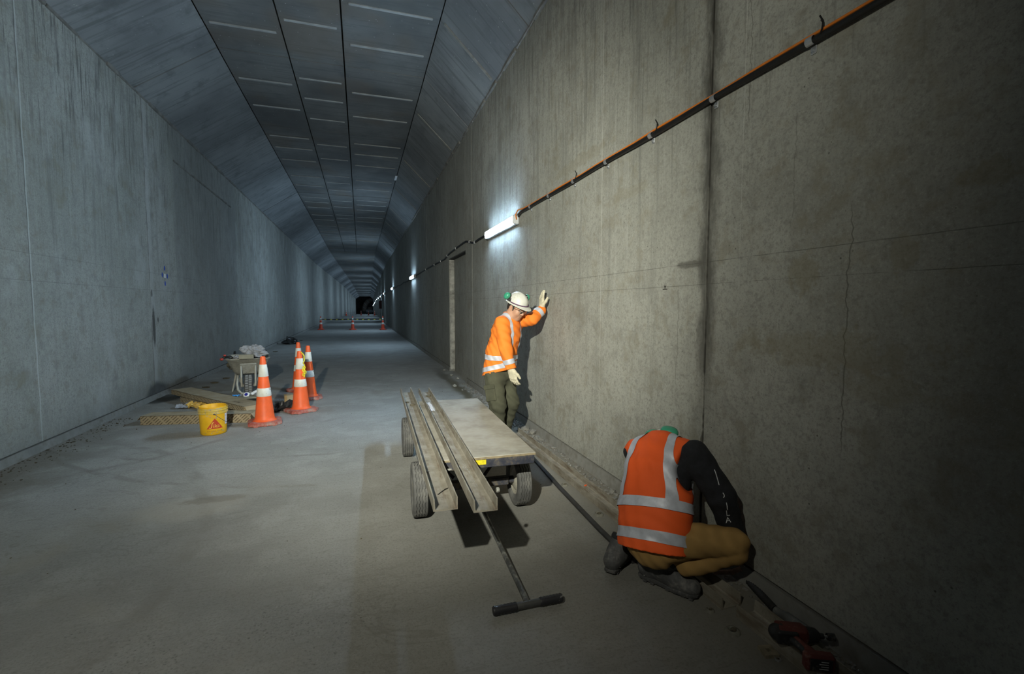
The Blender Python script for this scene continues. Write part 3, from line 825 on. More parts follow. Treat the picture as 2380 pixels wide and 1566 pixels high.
for y in (1.66, 2.9, 4.2):
    g = G(); g.tube([(-.018, y-5.9, .0), (-.008, y-5.9, .024), (.0, y-5.9+.004, .060), (-.012, y-5.9+.012, .085)], .004, 5); obj('cable_tie', g, MT['conduit'], cond)
oc = [Vector((XR-.020, -1+.3*i, cz+.0245+.003*math.sin(i*2.1))) for i in range(23)] + [Vector((XR-.020, 5.75, cz+.030)), Vector((XR-.055, 5.88, cz+.030)), Vector((XR-.07, 5.93, cz-.02)), Vector((XR-.05, 5.955, cz-.075))]
g = G(); g.tube(oc, .0072, 8); tag(obj('extension_lead', g, MT['orange_cord'], None, 60), 'thin orange lead running on top of the black conduit', 'cable')
# black cable from the first lamp over the doorway, then on from lamp to lamp
pts = [(1138,541),(1127,548),(1113,556),(1104,563),(1098,564),(1092,562),(1083,561),(1075,566),(1060,577),(1046,588),(1040,594),(1034,602),(1025,607),(1010,615),(990,626),(967,640)]
pp = [pxw(x, y, XR-.016) for x, y in pts]
g = G(); g.tube(pp, .018, 8); c1 = obj('power_cable', g, MT['conduit'], None, 60)
tag(c1, 'black cable looping over the blocked doorway between two lamps', 'cable', 'black cables between the lamps')
for i in (3, 5, 8, 10, 12, 13, 14):
    gg = G(); gg.box(pp[i], (.05, .02, .045), .004); obj('cable_clip', gg, MT['galv'], c1)
for k in range(1, NB-1):
    ya, yb = LY0+LSP*k+.72, LY0+LSP*(k+1)-.72
    q = [W(XR-.02, ya+(yb-ya)*i/12, LZ+.02-.05*math.sin(PI*(i % 4)/4)) for i in range(13)]
    g = G(); g.tube(q, .018, 6); tag(obj('power_cable', g, MT['conduit']), 'black cable between the %s and %s lamps past the blocked doorway' % (ORD[k-1], ORD[k]), 'cable', 'black cables between the lamps')
# survey target on the left wall
st = pxw(383, 641, XL)
o = thing('survey_target', 'small white survey target ringed by four blue paint dabs', 'survey mark', (XL, st.y, st.z))
g = G(); g.box((.002, 0, 0), (.004, .06, .075), .001); obj('sticker', g, MT['white'], o)
for dy, dz in ((0,.135),(0,-.135),(.11,.0),(-.11,0.01)):
    g = G(); g.lathe([(.0,.0),(.038,.0),(.034,.0022),(0,.003)], 10, frame((0,1,0),(0,0,1),(1,0,0),(.0005,dy,dz)), True, .75, 1.2); obj('paint_dab', g, MT['bluepaint'], o)
# drawn level mark on the right wall
lm = pxw(1546, 668, XR)
g = G(); g.box((XR-.001, lm.y, lm.z-.012), (.002, .05, .006)); g.prism([(-.010,0),(.010,0),(0,.020)], .002, frame((0,1,0),(0,0,-1),(1,0,0),(XR-.002, lm.y, lm.z+.012)))
g.box((XR-.001, lm.y, lm.z-.004), (.002, .004, .014))
tag(obj('level_mark', g, MT['ink']), 'black inked level mark on the wall line', 'survey mark')
# dark red box on the far right wall
bx = W(XR, 54, 1.75)
o = thing('wall_box', 'small dark red box hung on the right wall far down the tunnel', 'box', bx)
g = G(); g.box((-.14, 0, 0), (.28, .5, .9), .03); obj('case', g, plain('dark_red_case', (.06,.02,.022), .7), o)
g = G(); g.box((-.29, 0, .1), (.02, .36, .5), .01); obj('door', g, MT['tool_black'], o)
# machine and duct closing the far end
s = W(.3, 162, 0)
o = thing('ventilation_duct', 'brown ventilation duct arching down at the dark tunnel end', 'duct', s)
path = [(-1.0,0,.9),(-.95,0,2.0),(-.6,0,3.2),(.1,0,4.2),(1.1,0,4.7),(1.7,.4,4.75)]
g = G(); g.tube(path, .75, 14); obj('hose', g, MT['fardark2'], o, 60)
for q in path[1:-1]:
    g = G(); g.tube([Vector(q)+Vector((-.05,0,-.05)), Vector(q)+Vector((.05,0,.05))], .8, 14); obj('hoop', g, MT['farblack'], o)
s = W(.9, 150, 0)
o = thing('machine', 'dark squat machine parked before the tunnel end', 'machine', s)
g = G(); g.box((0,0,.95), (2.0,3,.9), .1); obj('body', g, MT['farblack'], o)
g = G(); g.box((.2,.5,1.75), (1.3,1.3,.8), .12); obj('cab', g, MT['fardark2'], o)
for x in (-.9,.9):
    for y in (-1,1):
        g = G(); g.lathe([(.2,-.15),(.5,-.15),(.52,0),(.5,.15),(.2,.15)], 14, frame((0,1,0),(0,0,1),(1,0,0),(x,y,.52))); obj('wheel', g, MT['rubber_dark'], o)
# ---------------------------------------------------------------- traffic cones
def make_cone(mat, base_mat, seed=0):
    o = thing('traffic_cone', '', 'traffic cone')
    g = G(); c, s = .12, .20
    poly = [(-s,-s+c*.55),(-s+c*.55,-s),(s-c*.55,-s),(s,-s+c*.55),(s,s-c*.55),(s-c*.55,s),(-s+c*.55,s),(-s,s-c*.55)]
    g.prism(poly, .034, None, .008); n = 8
    g.prism([(x*.90,y*.90) for x,y in poly], .009, None, .041)
    for x, y in poly: g.box((x*.88, y*.88, .006), (.03,.03,.012))
    for q in (-.1, 0, .1):
        for z in (-s*.9, s*.9): g.box((q, z, .006), (.03,.03,.012)); g.box((z, q, .006), (.03,.03,.012))
    obj('base', g, base_mat, o)
    R = lambda z: .122-(z-.05)*(.122-.031)/.85
    g = G(); g.lathe([(.145,.050),(.128,.062),(R(.09),.09)]+[(R(z),z) for z in (.3,.5,.7,.88)]+[(.029,.898),(.024,.90),(.022,.88)], 28); obj('body', g, mat, o, 50)
    for z0, z1 in ((.375,.485),(.635,.795)):
        g = G(); g.lathe([(R(z0)+.001,z0),(R(z0)+.0035,z0+.003),(R(z1)+.0035,z1-.003),(R(z1)+.001,z1)], 28, None, False); obj('reflective_collar', g, MT['cone_band'], o, 60)
    return o
c1 = make_cone(MT['cone'], MT['cone_base']); p = pz(616, 984)
c1.location = (p.x, p.y, 0); c1.rotation_euler.z = .20; c1['label'] = 'dusty orange traffic cone standing beside the yellow bucket'; c1['group'] = 'traffic cones by the rubbish pile'
p2 = pz(700, 955); c2 = dup(c1, (p2.x, p2.y, 0), .55, 'scuffed traffic cone with a yellow cord hung on its tip')
p3 = pz(719, 926); c3 = dup(c1, (p3.x, p3.y, 0), .15, 'traffic cone half hidden directly behind the cone with the yellow cord')
c4 = dup(c1, (p3.x-.25, p3.y+.85, 0), .7, 'farthest near cone, only its tip showing above the two before it')
q = p2 + Vector((.02, -.055, 0))
cp = [q+Vector((.045+.01*math.sin(i*2.4), -.02+.012*math.cos(i*1.9), .80-.035*i)) for i in range(9)]
g = G(); g.tube([Vector((q.x+.005,q.y+.03,.885)), Vector((q.x+.03,q.y,.865)), Vector((q.x+.05,q.y-.015,.83))]+cp, .008, 6)
for i in range(4): g.tube([cp[4+i]+Vector((.018*math.cos(a), -.004, .022*math.sin(a))) for a in [2*PI*k/8 for k in range(8)]], .006, 5, closed=True)
tag(obj('yellow_cord', g, MT['yellow_cord'], None, 60), 'knotted yellow cord hanging down a traffic cone', 'cord')
cm = make_cone(MT['cone_dim'], MT['cone_dim'])
midp = [pz(746,766), pz(820,766), pz(890,766)]
cm.location = midp[0]; cm['label'] = 'distant traffic cone by the left wall at the striped barrier'; cm['group'] = 'distant cones of the barrier'
dup(cm, midp[1], .3, 'distant traffic cone in the middle of the striped barrier')
dup(cm, midp[2], .1, 'distant traffic cone by the right wall at the striped barrier')
for a, b, w in ((midp[0], midp[1], 'left'), (midp[1], midp[2], 'right')):
    o = thing('barrier_pole', 'black and yellow striped pole resting between distant cones toward the %s wall' % w, 'barrier', (a.x, a.y, .70), math.atan2(b.y-a.y, b.x-a.x), 'striped barrier poles')
    L = (b-a).length
    g = G(); g.tube([(.05,0,0),(L*.5,0,-.03),(L-.05,0,0)], .030, 8); obj('pole', g, MT['stripes'], o, 60)
    for x in (.03, L-.03):
        g = G(); g.lathe([(.055,-.02),(.066,-.02),(.066,.02),(.055,.02)], 12, T(x-.03*(1 if x < 1 else -1),0,0), False); obj('ring', g, MT['tool_black'], o)
farp = [W(-3.0, 84), W(-.7, 90), W(.6, 90), W(1.6, 84)]
for i, f in enumerate(farp):
    dup(cm, f, .2*i, ('very distant traffic cone by the left wall, beyond the striped barrier', 'very distant traffic cone standing mid-tunnel beyond the striped barrier', 'very distant traffic cone standing mid-tunnel beyond the striped barrier', 'very distant traffic cone by the right wall, beyond the striped barrier')[i], 'second line of cones far down the tunnel')

# ---------------------------------------------------------------- yellow bucket
bp = pz(497, 1006)
BR0, BR1, BH = .139, .151, .345
bk = thing('bucket', 'yellow plastic bucket with a red triangle logo beside the cardboard', 'bucket', (bp.x, bp.y, 0))
Rb = lambda z: BR0+(BR1-BR0)*z/BH
g = G(); g.lathe([(BR0-.012,0),(BR0,.010)]+[(Rb(z),z) for z in (.1,.2,.265)]+[(Rb(BH)-.006,BH),(Rb(BH)-.010,BH-.004),(Rb(.2)-.006,.2),(BR0-.006,.012)], 40); obj('body', g, MT['bucket'], bk, 50)
g = G(); z0 = .262
prof = []
for z, e in ((.258,.002),(.260,.010),(.272,.011),(.276,.005),(.290,.005),(.294,.011),(.306,.011),(.310,.004),(.318,.004),(.322,.010),(.330,.009),(.331,.001),(.318,-.006)):
    prof.append((Rb(z)+e, z))
g.lathe(prof, 40, None, False); obj('rim', g, MT['bucket_rim'], bk, 40)
ac = math.atan2(-bp.y, -bp.x)                    # bearing of the camera from the bucket
a0 = ac + .10                                    # centre of the logo face
def wrap(u, v, e=.0015): # metres across / height -> on the shell
    r = Rb(v)+e; a = a0 + u/Rb(v); return (r*math.cos(a), r*math.sin(a), v)
g = G(); rows = 10
for i in range(rows+1):
    v = .082+.128*i/rows; h = .088*(1-i/rows)+.0002
    for j in range(9): g.v.append(wrap(-h+2*h*j/8, v))
for i in range(rows):
    for j in range(8): g.f.append((i*9+j, i*9+j+1, (i+1)*9+j+1, (i+1)*9+j))
obj('logo_triangle', g, MT['logo_red'], bk)
tg = text_geo('ika', .063, .12); g = G()
g.add([wrap(x+.014, y+.097, .003) for x, y, z in tg.v], tg.f)
def stroke(g, pts, w, e=.003):
    n = len(pts)
    for i in range(n-1):
        (x0,y0),(x1,y1) = pts[i], pts[i+1]; d = Vector((x1-x0,y1-y0)); d.normalize(); nx, ny = -d.y*w, d.x*w
        g.add([wrap(x0-nx-d.x*w*.4,y0-ny-d.y*w*.4,e), wrap(x1-nx+d.x*w*.4,y1-ny+d.y*w*.4,e), wrap(x1+nx+d.x*w*.4,y1+ny+d.y*w*.4,e), wrap(x0+nx-d.x*w*.4,y0+ny-d.y*w*.4,e)], [(0,1,2,3)])
stroke(g, [(-.061,.099),(-.047,.093),(-.037,.099),(-.033,.113),(-.028,.147),(-.022,.158),(-.009,.160)], .0045)
obj('lettering', g, MT['logo_yellow'], bk)
tg = text_geo('BUILDING TRUST', .0215); g = G(); g.add([wrap(x, y+.047, .002) for x, y, z in tg.v], tg.f); obj('slogan', g, MT['logo_ochre'], bk)
g = G()
for i in range(5):
    for j in range(5): g.v.append(wrap(.124+.055*j/4, .115+.135*i/4, .0015))
for i in range(4):
    for j in range(4): g.f.append((i*5+j, i*5+j+1, (i+1)*5+j+1, (i+1)*5+j))
obj('sticker', g, MT['paper'], bk)
tg = text_geo('A', .024); g = G(); g.add([wrap(x+.143, y+.215, .003) for x, y, z in tg.v], tg.f)
for r in range(7): stroke(g, [(.130,.190-.009*r),(.172,.190-.009*r)], .0008)
obj('sticker_print', g, MT['ink'], bk)
g = G(); hp = []
for i in range(17):
    f = i/16; a = a0-.02 + PI*f
    r = Rb(.255)+.016; dz = math.sin(PI*f)*.155
    hp.append((r*math.cos(a)*(1.0+.02*math.sin(PI*f)), r*math.sin(a)*(1.0+.02*math.sin(PI*f)), .262-dz))
g.tube(hp, .0028, 6)
for f in (0, 1):
    a = a0-.02+PI*f; g.ico((Rb(.26)*math.cos(a)*1.08, Rb(.26)*math.sin(a)*1.08, .262), .014, 1, .0, (1,1,.7))
obj('handle', g, MT['wire'], bk, 60)
g = G(); rr = random.Random(5)
for i in range(26):
    u = rr.uniform(-.13,.14); v = rr.choice((rr.uniform(.21,.25), rr.uniform(.26,.32), rr.uniform(.02,.06))); r = rr.uniform(.002,.006)
    pts_ = [wrap(u+r*math.cos(k*PI/3)*rr.uniform(.6,1.2), v+r*1.5*math.sin(k*PI/3)*rr.uniform(.6,1.2), .0125 if v > .255 else .0022) for k in range(6)]
    g.add(pts_, [tuple(range(6))])
obj('mortar_splash', g, MT['stone'], bk)['kind'] = 'stuff'

# ---------------------------------------------------------------- cardboard
def carton(name, label, a, b, depth, h, z, mat=None, tilt=0.0, text=None):
    """long flat carton; a-b is its near bottom edge, it reaches depth to the far side"""
    a, b = Vector((a.x,a.y,0)), Vector((b.x,b.y,0)); d = (b-a); L = d.length
    o = thing(name, label, 'cardboard box', ((a.x+b.x)/2, (a.y+b.y)/2, z), math.atan2(d.y, d.x))
    o.rotation_euler.y = tilt
    t_ = .006
    g = G(); g.box((0,-.0,h/2), (L,t_,h)); g.box((0,depth,h/2), (L,t_,h)); obj('side_panel', g, MT['card_print'], o)
    g = G(); g.box((0,depth/2,h-t_/2), (L,depth+t_,t_)); obj('lid', g, MT['card'], o)
    g = G(); g.box((0,depth/2,t_/2), (L,depth,t_)); obj('bottom_panel', g, MT['card_dark'], o)
    for s in (-1,1):
        g = G(); g.box((s*(L/2-t_/2),depth/2,h/2), (t_,depth-t_,h-2*t_)); obj('end_flap', g, MT['card_dark'], o)
        g = G(); M = T(s*L/2, depth/2, h-.01) @ RY(s*.9); g.box((s*.035,0,0), (.07,depth*.92,.004), 0, None); g.xf(T(s*L/2,depth/2,h-.004)@RY(s*.85)@T(0,0,0)); obj('end_flap', g, MT['card'], o)
    if text:
        for tx, size, x, y in text:
            tg = text_geo(tx, size); g = G(); g.add([(vx+x, vy+y, h+.0012) for vx, vy, vz in tg.v], tg.f); obj('print', g, MT['ink'], o)
    return o
carton('carton', 'long flat cardboard box with diagonal dash print lying behind the bucket', pz(327,988), pz(583,981), .24, .118, 0, text=[('- - - - - -', .05, -.3, .13)])
A, B = pz(399,916,.09), pz(568,958,.09)
carton('carton', 'long cardboard box lying askew across the rubbish pile toward the wall', A, B, .30, .075, .092, text=[('SUPPLY', .075, .80, .08), ('- - - - - - - - -', .05, .15, .18)])
carton('carton', 'flattened cardboard piece lying underneath the askew long box', pz(420,934,.0), pz(545,958,.0), .20, .085, 0)
def crumple(name, label, cat, loc, size, mat, seed, amp=.35, sub=3, group=None, flat=1.0):
    bm = bmesh.new(); bmesh.ops.create_icosphere(bm, subdivisions=sub, radius=1.0)
    zs = []
    for v in bm.verts:
        n = v.co.normalized(); k = 1+amp*(mnoise.noise(n*2.1+Vector((seed,0,0)))*1.2+.8*abs(mnoise.noise(n*5.3+Vector((0,seed,0))))-.3) + amp*.35*mnoise.noise(n*13+Vector((0,0,seed)))
        v.co = Vector((n.x*size[0], n.y*size[1], n.z*size[2]))*k; zs.append(v.co.z)
    zmin = -size[2]*.75
    for v in bm.verts:
        if v.co.z < zmin: v.co.z = zmin
    me = bpy.data.meshes.new(name); bm.to_mesh(me); bm.free()
    for v in me.vertices: v.co.z -= zmin
    me.materials.append(mat); o = link_mesh(name, me); o.location = loc
    return tag(o, label, cat, group)
def sheet(name, label, cat, loc, sx, sy, mat, seed, amp=.03, rotz=0.0, n=14, th=.002, group=None):
    g = G()
    for s in (0, 1):
        for i in range(n+1):
            for j in range(n+1):
                u, v = i/n-.5, j/n-.5
                z = amp*(1.0+mnoise.noise(Vector((u*5+seed, v*5, 0)))+.7*abs(mnoise.noise(Vector((u*11, v*11+seed, 3)))))
                g.v.append((u*sx+.12*sx*mnoise.noise(Vector((v*4,seed,1))), v*sy+.12*sy*mnoise.noise(Vector((u*4,seed,7))), max(0,z-amp*.6)+(0 if s else th)))
    m = n+1
    for i in range(n):
        for j in range(n):
            g.f.append((i*m+j,(i+1)*m+j,(i+1)*m+j+1,i*m+j+1)); o_ = m*m
            g.f.append((o_+i*m+j+1,o_+(i+1)*m+j+1,o_+(i+1)*m+j,o_+i*m+j))
    e = [(i,0) for i in range(n)]+[(n,j) for j in range(n)]+[(n-i,n) for i in range(n)]+[(0,n-j) for j in range(n)]
    for k in range(len(e)):
        a = e[k][0]*m+e[k][1]; b = e[(k+1)%len(e)][0]*m+e[(k+1)%len(e)][1]; g.f.append((a, a+m*m, b+m*m, b))
    o = obj(name, g, mat); o.location = loc; o.rotation_euler.z = rotz
    return tag(o, label, cat, group)
q = pz(462,948); sheet('paper_sack', 'torn yellow and white paper sack behind the bucket', 'paper sack', (q.x, q.y+.1, .0), .34, .22, MT['yellowpaper'], 2, .075, .6)
q = pz(438,948); sheet('plastic_sheet', 'grey crumpled plastic beside the torn paper sack', 'plastic sheet', (q.x-.02, q.y+.05, 0), .30, .2, MT['greyplastic'], 5, .05, .2)
q = pz(664,955); sheet('plastic_sheet', 'black crumpled plastic heap between two traffic cones', 'plastic sheet', (q.x-.12, q.y+.1, 0), .50, .42, MT['blackplastic'], 9, .10, .3, 18)
q = pz(672,950); sheet('plastic_sheet', 'pale grey crumpled wrapping beside the scuffed cone', 'plastic sheet', (q.x+.04, q.y-.02, 0), .34, .22, MT['greyplastic'], 12, .055, -.4, 16)
q = pz(665,943); o = thing('small_carton', 'small open cardboard carton between the near cones', 'cardboard box', (q.x+.02, q.y+.25, 0), .2)
g = G(); g.box((0,0,.065), (.16,.12,.13), .002); obj('body', g, MT['card'], o); g = G(); g.box((-.06,-.001,.065), (.035,.122,.131)); obj('tape', g, plain('brown_tape', (.33,.20,.07), .5), o)
g = G(); g.xf(T(0,0,0)); g.box((0,.09,.125), (.16,.07,.004)); obj('flap', g, MT['card_dark'], o)
# flat board with litter on it
q = pz(585,930); o = thing('timber_board', 'thin pale board propped on cardboard in front of the wheelbarrow', 'board', (q.x-.08, q.y-.10, 0), .06)
g = G(); g.box((0,0,.085), (.62,.34,.016), .003); obj('board', g, MT['timber'], o)
for x in (-.22,.22):
    g = G(); g.box((x,0,.0385), (.07,.28,.077), .003); obj('batten', g, MT['card_dark'], o)
bz = .094; bo = Vector((q.x-.08, q.y-.10, 0))
def on_board(dx, dy): return (bo.x+dx, bo.y+dy, bz)
o = thing('paper_cup', 'white paper cup tipped over on the board', 'cup', on_board(.13,.06), .5)
g = G(); M = T(0,0,.036)@RY(1.25); g.lathe([(.024,-.05),(.034,.045),(.037,.047),(.034,.05),(.031,.044),(.022,-.045)], 20, M); obj('cup', g, MT['white'], o, 50)
g = G(); g.lathe([(.0225,-.0501),(.0,-.0505)], 20, M, False); obj('cup_base', g, MT['paper'], o)
o = thing('cup_lid', 'white lid with a dark blue disc lying beside the tipped cup', 'lid', on_board(.03,-.02), 0)
g = G(); M = T(0,0,.022)@RX(.9)@RY(-.1); g.lathe([(.048,0),(.048,.008),(.042,.014),(0,.014)], 20, M); obj('lid', g, MT['white'], o, 50)
g = G(); g.lathe([(.026,.0145),(.024,.018),(0,.019)], 16, M); obj('disc', g, MT['navy'], o)
crumple('foil_wrap', 'silvery crumpled wrap scrap at the end of the board', 'wrapping', on_board(.23,-.03), (.07,.06,.035), MT['foil'], 4, .6)
sheet('face_mask', 'pale blue crumpled sheet on the board before the wheelbarrow', 'litter', on_board(-.30,-.02), .17, .12, MT['paleblue'], 8, .022, .3, 12)
sheet('plastic_scrap', 'bright blue scrap standing out on the board edge', 'litter', on_board(-.13,.02), .10, .07, MT['blue'], 3, .022, -.2, 10)
sheet('plastic_scrap', 'grey thin packing strip trailing off the board centre', 'litter', on_board(-.02,.07), .20, .08, MT['greyplastic'], 6, .012, .2, 10)

# ---------------------------------------------------------------- wheelbarrow
q = pz(576, 922)
wb = thing('wheelbarrow', 'cement-caked wheelbarrow full of litter, wheel toward the cones', 'wheelbarrow', (q.x, q.y+.10, 0), .17)
def tray_geo():
    g = G()
    def ring(x, y0, y1, z, n=5):
        r = min(x, (y1-y0)/2)*.28; out = []
        for cx_, cy_, a0_ in ((x-r,y1-r,0),(-x+r,y1-r,PI/2),(-x+r,y0+r,PI),(x-r,y0+r,PI*1.5)):
            for k in range(n): a = a0_+PI/2*k/(n-1); out.append((cx_+r*math.cos(a), cy_+r*math.sin(a), z))
        return out
    rings = [ring(.19,.30,.78,.335), ring(.235,.20,.84,.40), ring(.325,.03,.95,.63), ring(.345,.005,.975,.64), ring(.345,.005,.975,.652), ring(.318,.035,.945,.648), ring(.225,.21,.83,.41), ring(.18,.31,.77,.345)]
    n = len(rings[0])
    for r in rings: g.v += r
    for i in range(len(rings)-1):
        for k in range(n): g.f.append((i*n+k, i*n+(k+1)%n, (i+1)*n+(k+1)%n, (i+1)*n+k))
    g.f.append(tuple(range(n-1,-1,-1))); g.f.append(tuple((len(rings)-1)*n+k for k in range(n)))
    return g
obj('tray', tray_geo(), MT['barrow'], wb, 35)
g = G(); g.box((0,.10,.47), (.26,.02,.24), .01, RX(.62)); obj('front_plate', g, MT['barrow'], wb)
for s in (-1,1):
    g = G(); g.tube([(s*.105,-.02,.17),(s*.108,.02,.36),(s*.112,.06,.52)], .017, 8); obj('brace', g, MT['barrow_tube'], wb, 60)
    g = G(); g.tube([(s*.08,.0,.18),(s*.16,.18,.30),(s*.20,.45,.325),(s*.26,1.2,.50),(s*.27,1.5,.60)], .019, 8); obj('handle_tube', g, MT['barrow_tube'], wb, 60)
    g = G(); g.tube([(s*.272,1.46,.587),(s*.276,1.62,.64)], .024, 8); obj('grip', g, MT['rubber_dark'], wb, 60)
    g = G(); g.tube([(s*.215,.62,.34),(s*.25,.62,.16),(s*.285,.60,.0),(s*.285,.70,.0),(s*.25,.78,.18),(s*.225,.80,.36)], .016, 8); obj('leg', g, MT['barrow_tube'], wb, 60)
    g = G(); g.lathe([(.0,0),(.02,0),(.02,.03),(0,.03)], 10, T(s*.075,0,.18)@RY(s*PI/2)); obj('axle_boss', g, MT['barrow_tube'], wb)
g = G(); gp = [(-.165,.10,.345),(-.172,-.06,.22),(-.155,-.15,.135),(-.10,-.21,.085),(0,-.23,.068),(.10,-.21,.085),(.155,-.15,.135),(.172,-.06,.22),(.165,.10,.345)]
g.tube(gp, .019, 8); obj('front_guard', g, MT['barrow_tube'], wb, 60)
wl = G(); wl.lathe([(.09,-.055),(.15,-.066),(.172,-.058),(.180,-.03),(.180,.03),(.172,.058),(.15,.066),(.09,.055)], 30, T(0,0,.182)@RY(PI/2), False)
tyre_o = obj('tyre', wl, MT['rubber'], wb, 50)
g = G()
for i in range(26):
    for s in (-1,1):
        a = 2*PI*(i+(.5 if s > 0 else 0))/26
        g.box((0,0,0), (.042,.026,.012), .003, None); 
        for v_ in range(len(g.v)-24, len(g.v)): g.v[v_] = tuple((T(0,0,.182)@RX(a)@T(s*.027,0,.181))@Vector(g.v[v_]))
obj('tread', g, plain('tread_dusty', (.27,.275,.27), .9), tyre_o)
g = G(); g.lathe([(.03,-.05),(.095,-.035),(.095,.035),(.03,.05)], 20, T(0,0,.182)@RY(PI/2)); obj('rim', g, MT['barrow_tube'], wb, 50)
g = G(); g.box((-.02,-.005,.69), (.225,.09,.075), .004); blk = obj('timber_block', g, MT['timber']); blk.location = wb.location; blk.rotation_euler = wb.rotation_euler
tag(blk, 'short dusty timber block laid across the wheelbarrow front', 'timber')
M = T(*wb.location) @ RZ(.17)
def onwb(x, y, z): return tuple(M @ Vector((x,y,z)))
for i, (x, y, sx) in enumerate(((-.2,.3,.16),(.12,.35,.2),(-.02,.6,.25))): crumple('rubbish_bag', ('dark rubbish filling the left of the wheelbarrow tray', 'dark rubbish filling the right of the wheelbarrow tray', 'dark rubbish heaped at the back of the wheelbarrow tray')[i], 'rubbish', onwb(x,y,.45), (sx*.75,.16,.13), MT['blackplastic'] if i else MT['dirt'], 20+i, .3)
crumple('plastic_bag', 'clear crumpled plastic bag heaped on top of the wheelbarrow', 'plastic bag', onwb(.10,.22,.655), (.19,.13,.125), MT['clear'], 31, .45, 4)
crumple('plastic_bag', 'small clear plastic scrap on the wheelbarrow rim', 'plastic bag', onwb(-.15,.12,.652), (.075,.05,.028), MT['foil'], 33, .5, 3)
o = thing('work_glove', 'black and red glove hanging over the wheelbarrow edge', 'glove', onwb(-.30,.10,.655), .3)
g = sdf_geo([cap((-.05,0,.03),(.03,.0,.04),.028,.03,n=(0,0,1),s=.6), cap((-.05,0,.03),(-.10,-.02,-.005),.014), cap((-.05,.02,.03),(-.10,.02,.0),.013), cap((-.02,-.03,.04),(-.05,-.06,.06),.013)], .006); obj('glove', g, MT['blackplastic'], o, 180)
g = sdf_geo([ell((-.095,-.02,.0),(.03,.022,.024)), ell((-.05,-.055,.065),(.022,.018,.02))], .005); obj('dipped_finger', g, MT['red'], o, 180)
# a black bag and crumbs further on
q = pz(655,800); crumple('rubbish_bag', 'small black bag lying by the left wall beyond the wheelbarrow', 'rubbish', (max(q.x, XL+.55), q.y, 0), (.30,.2,.16), MT['blackplastic'], 40, .5)
for i, (x, y) in enumerate(((525,880),(498,890),(477,901),(640,818),(700,792))):
    q = pz(x, y); g = G(); g.ico((0,0,.012), .05, i, .35, (1.6,1,.35)); o = obj('dirt_clod', g, MT['dirt'], None); o.location = (q.x, q.y, 0); tag(o, 'flat dark dirt clod on the floor near the left wall', 'dirt clod', 'dirt clods near the left wall')

# ---------------------------------------------------------------- flatbed cart
CA = -.035
ct = thing('platform_trolley', 'four-wheeled flatbed trolley with dusty plywood deck beside the wall', 'trolley', (.764, 3.10, 0), CA)
CM = T(.764, 3.10, 0) @ RZ(CA)
DW, DL, DZT = .82, 2.06, .52
g = G(); g.box((0,DL/2,DZT-.010), (DW,DL,.020), .003); dk = obj('deck', g, MT['ply'], ct)
g = G(); g.box((0,-.0005,DZT-.011), (DW-.006,.003,.014)); obj('deck_edge', g, MT['ply_edge'], dk)
g = G(); fz = DZT-.020-.030
g.box((0,.02,fz), (DW-.02,.04,.06), .004); g.box((0,DL-.02,fz), (DW-.02,.04,.06), .004)
for s in (-1,1): g.box((s*(DW/2-.03),DL/2,fz), (.04,DL-.08,.06), .004)
for y in (.36,1.1,1.82): g.box((0,y,fz), (DW-.1,.06,.056), .004)
fr = obj('frame', g, MT['cartframe'], ct)
g = G(); g.box((-.005,-.0015,fz+.012), (.10,.003,.034), .0); g.box((-.09,-.0015,fz+.002), (.07,.003,.018)); obj('sticker', g, MT['yellow_sticker'], fr)
def tyre_geo(R, w, n=96):
    gx = [-.28*w, -.09*w, .09*w, .28*w]; gw = .022*w; zig = .025*w
    secs = []
    for i in range(n):
        z = zig*(1 if (i//2) % 2 else -1)
        sec = [(-.34*w, .56*R), (-.46*w, .66*R), (-.5*w, .80*R), (-.49*w, .92*R), (-.44*w, .985*R)]
        for q_ in gx: sec += [(q_+z-gw, R), (q_+z-gw*.6, R-.007), (q_+z+gw*.6, R-.007), (q_+z+gw, R)]
        sec += [(.44*w, .985*R), (.49*w, .92*R), (.5*w, .80*R), (.46*w, .66*R), (.34*w, .56*R)]
        secs.append(sec)
    m = len(secs[0]); g = G()
    for i, sec in enumerate(secs):
        a = 2*PI*i/n
        for x, r in sec: g.v.append((x, r*math.sin(a), r*math.cos(a)))
    for i in range(n):
        j = (i+1) % n
        for k in range(m-1): g.f.append((i*m+k, j*m+k, j*m+k+1, i*m+k+1))
    return g
WR, WW = .20, .108
tg_ = tyre_geo(WR, WW); tm = None
rimg = G(); rimg.lathe([(.018,-.045),(.06,-.045),(.085,-.030),(.112,-.040),(.118,-.036),(.118,.036),(.112,.040),(.085,.030),(.06,.045),(.018,.045)], 28, RY(PI/2))
for y in (.36, 1.82):
    for s in (-1,1):
        if tm is None:
            w_ = obj('wheel', tg_, MT['rubber'], ct, 35); tm = w_.data
            r_ = obj('rim', rimg, MT['rim'], w_, 35); rm = r_.data
        else:
            w_ = link_mesh('wheel', tm, ct); r_ = link_mesh('rim', rm, w_)
        w_.location = (s*.388, y, WR)
        hb = G(); hb.lathe([(0,0),(.028,0),(.028,.03),(.02,.04),(0,.04)], 12, RY(-s*PI/2)@T(0,0,.04)); obj('hub', hb, MT['cartframe'], w_)
    g = G(); g.box((0,y,WR), (.60,.055,.06), .004); obj('axle_beam', g, MT['cartframe'], ct)
    for s in (-1,1):
        g = G(); g.tube([(s*.28,y,WR),(s*.40,y,WR)], .016, 10); obj('stub_axle', g, MT['pole'], ct)
    g = G(); g.lathe([(.13,.36),(.13,.375),(.03,.375)], 20, T(0,y,0)); g.lathe([(.15,.380),(.15,.412)], 20, T(0,y,0)); g.box((0,y,.295), (.12,.10,.13), .006); obj('turntable', g, MT['cartframe'], ct)
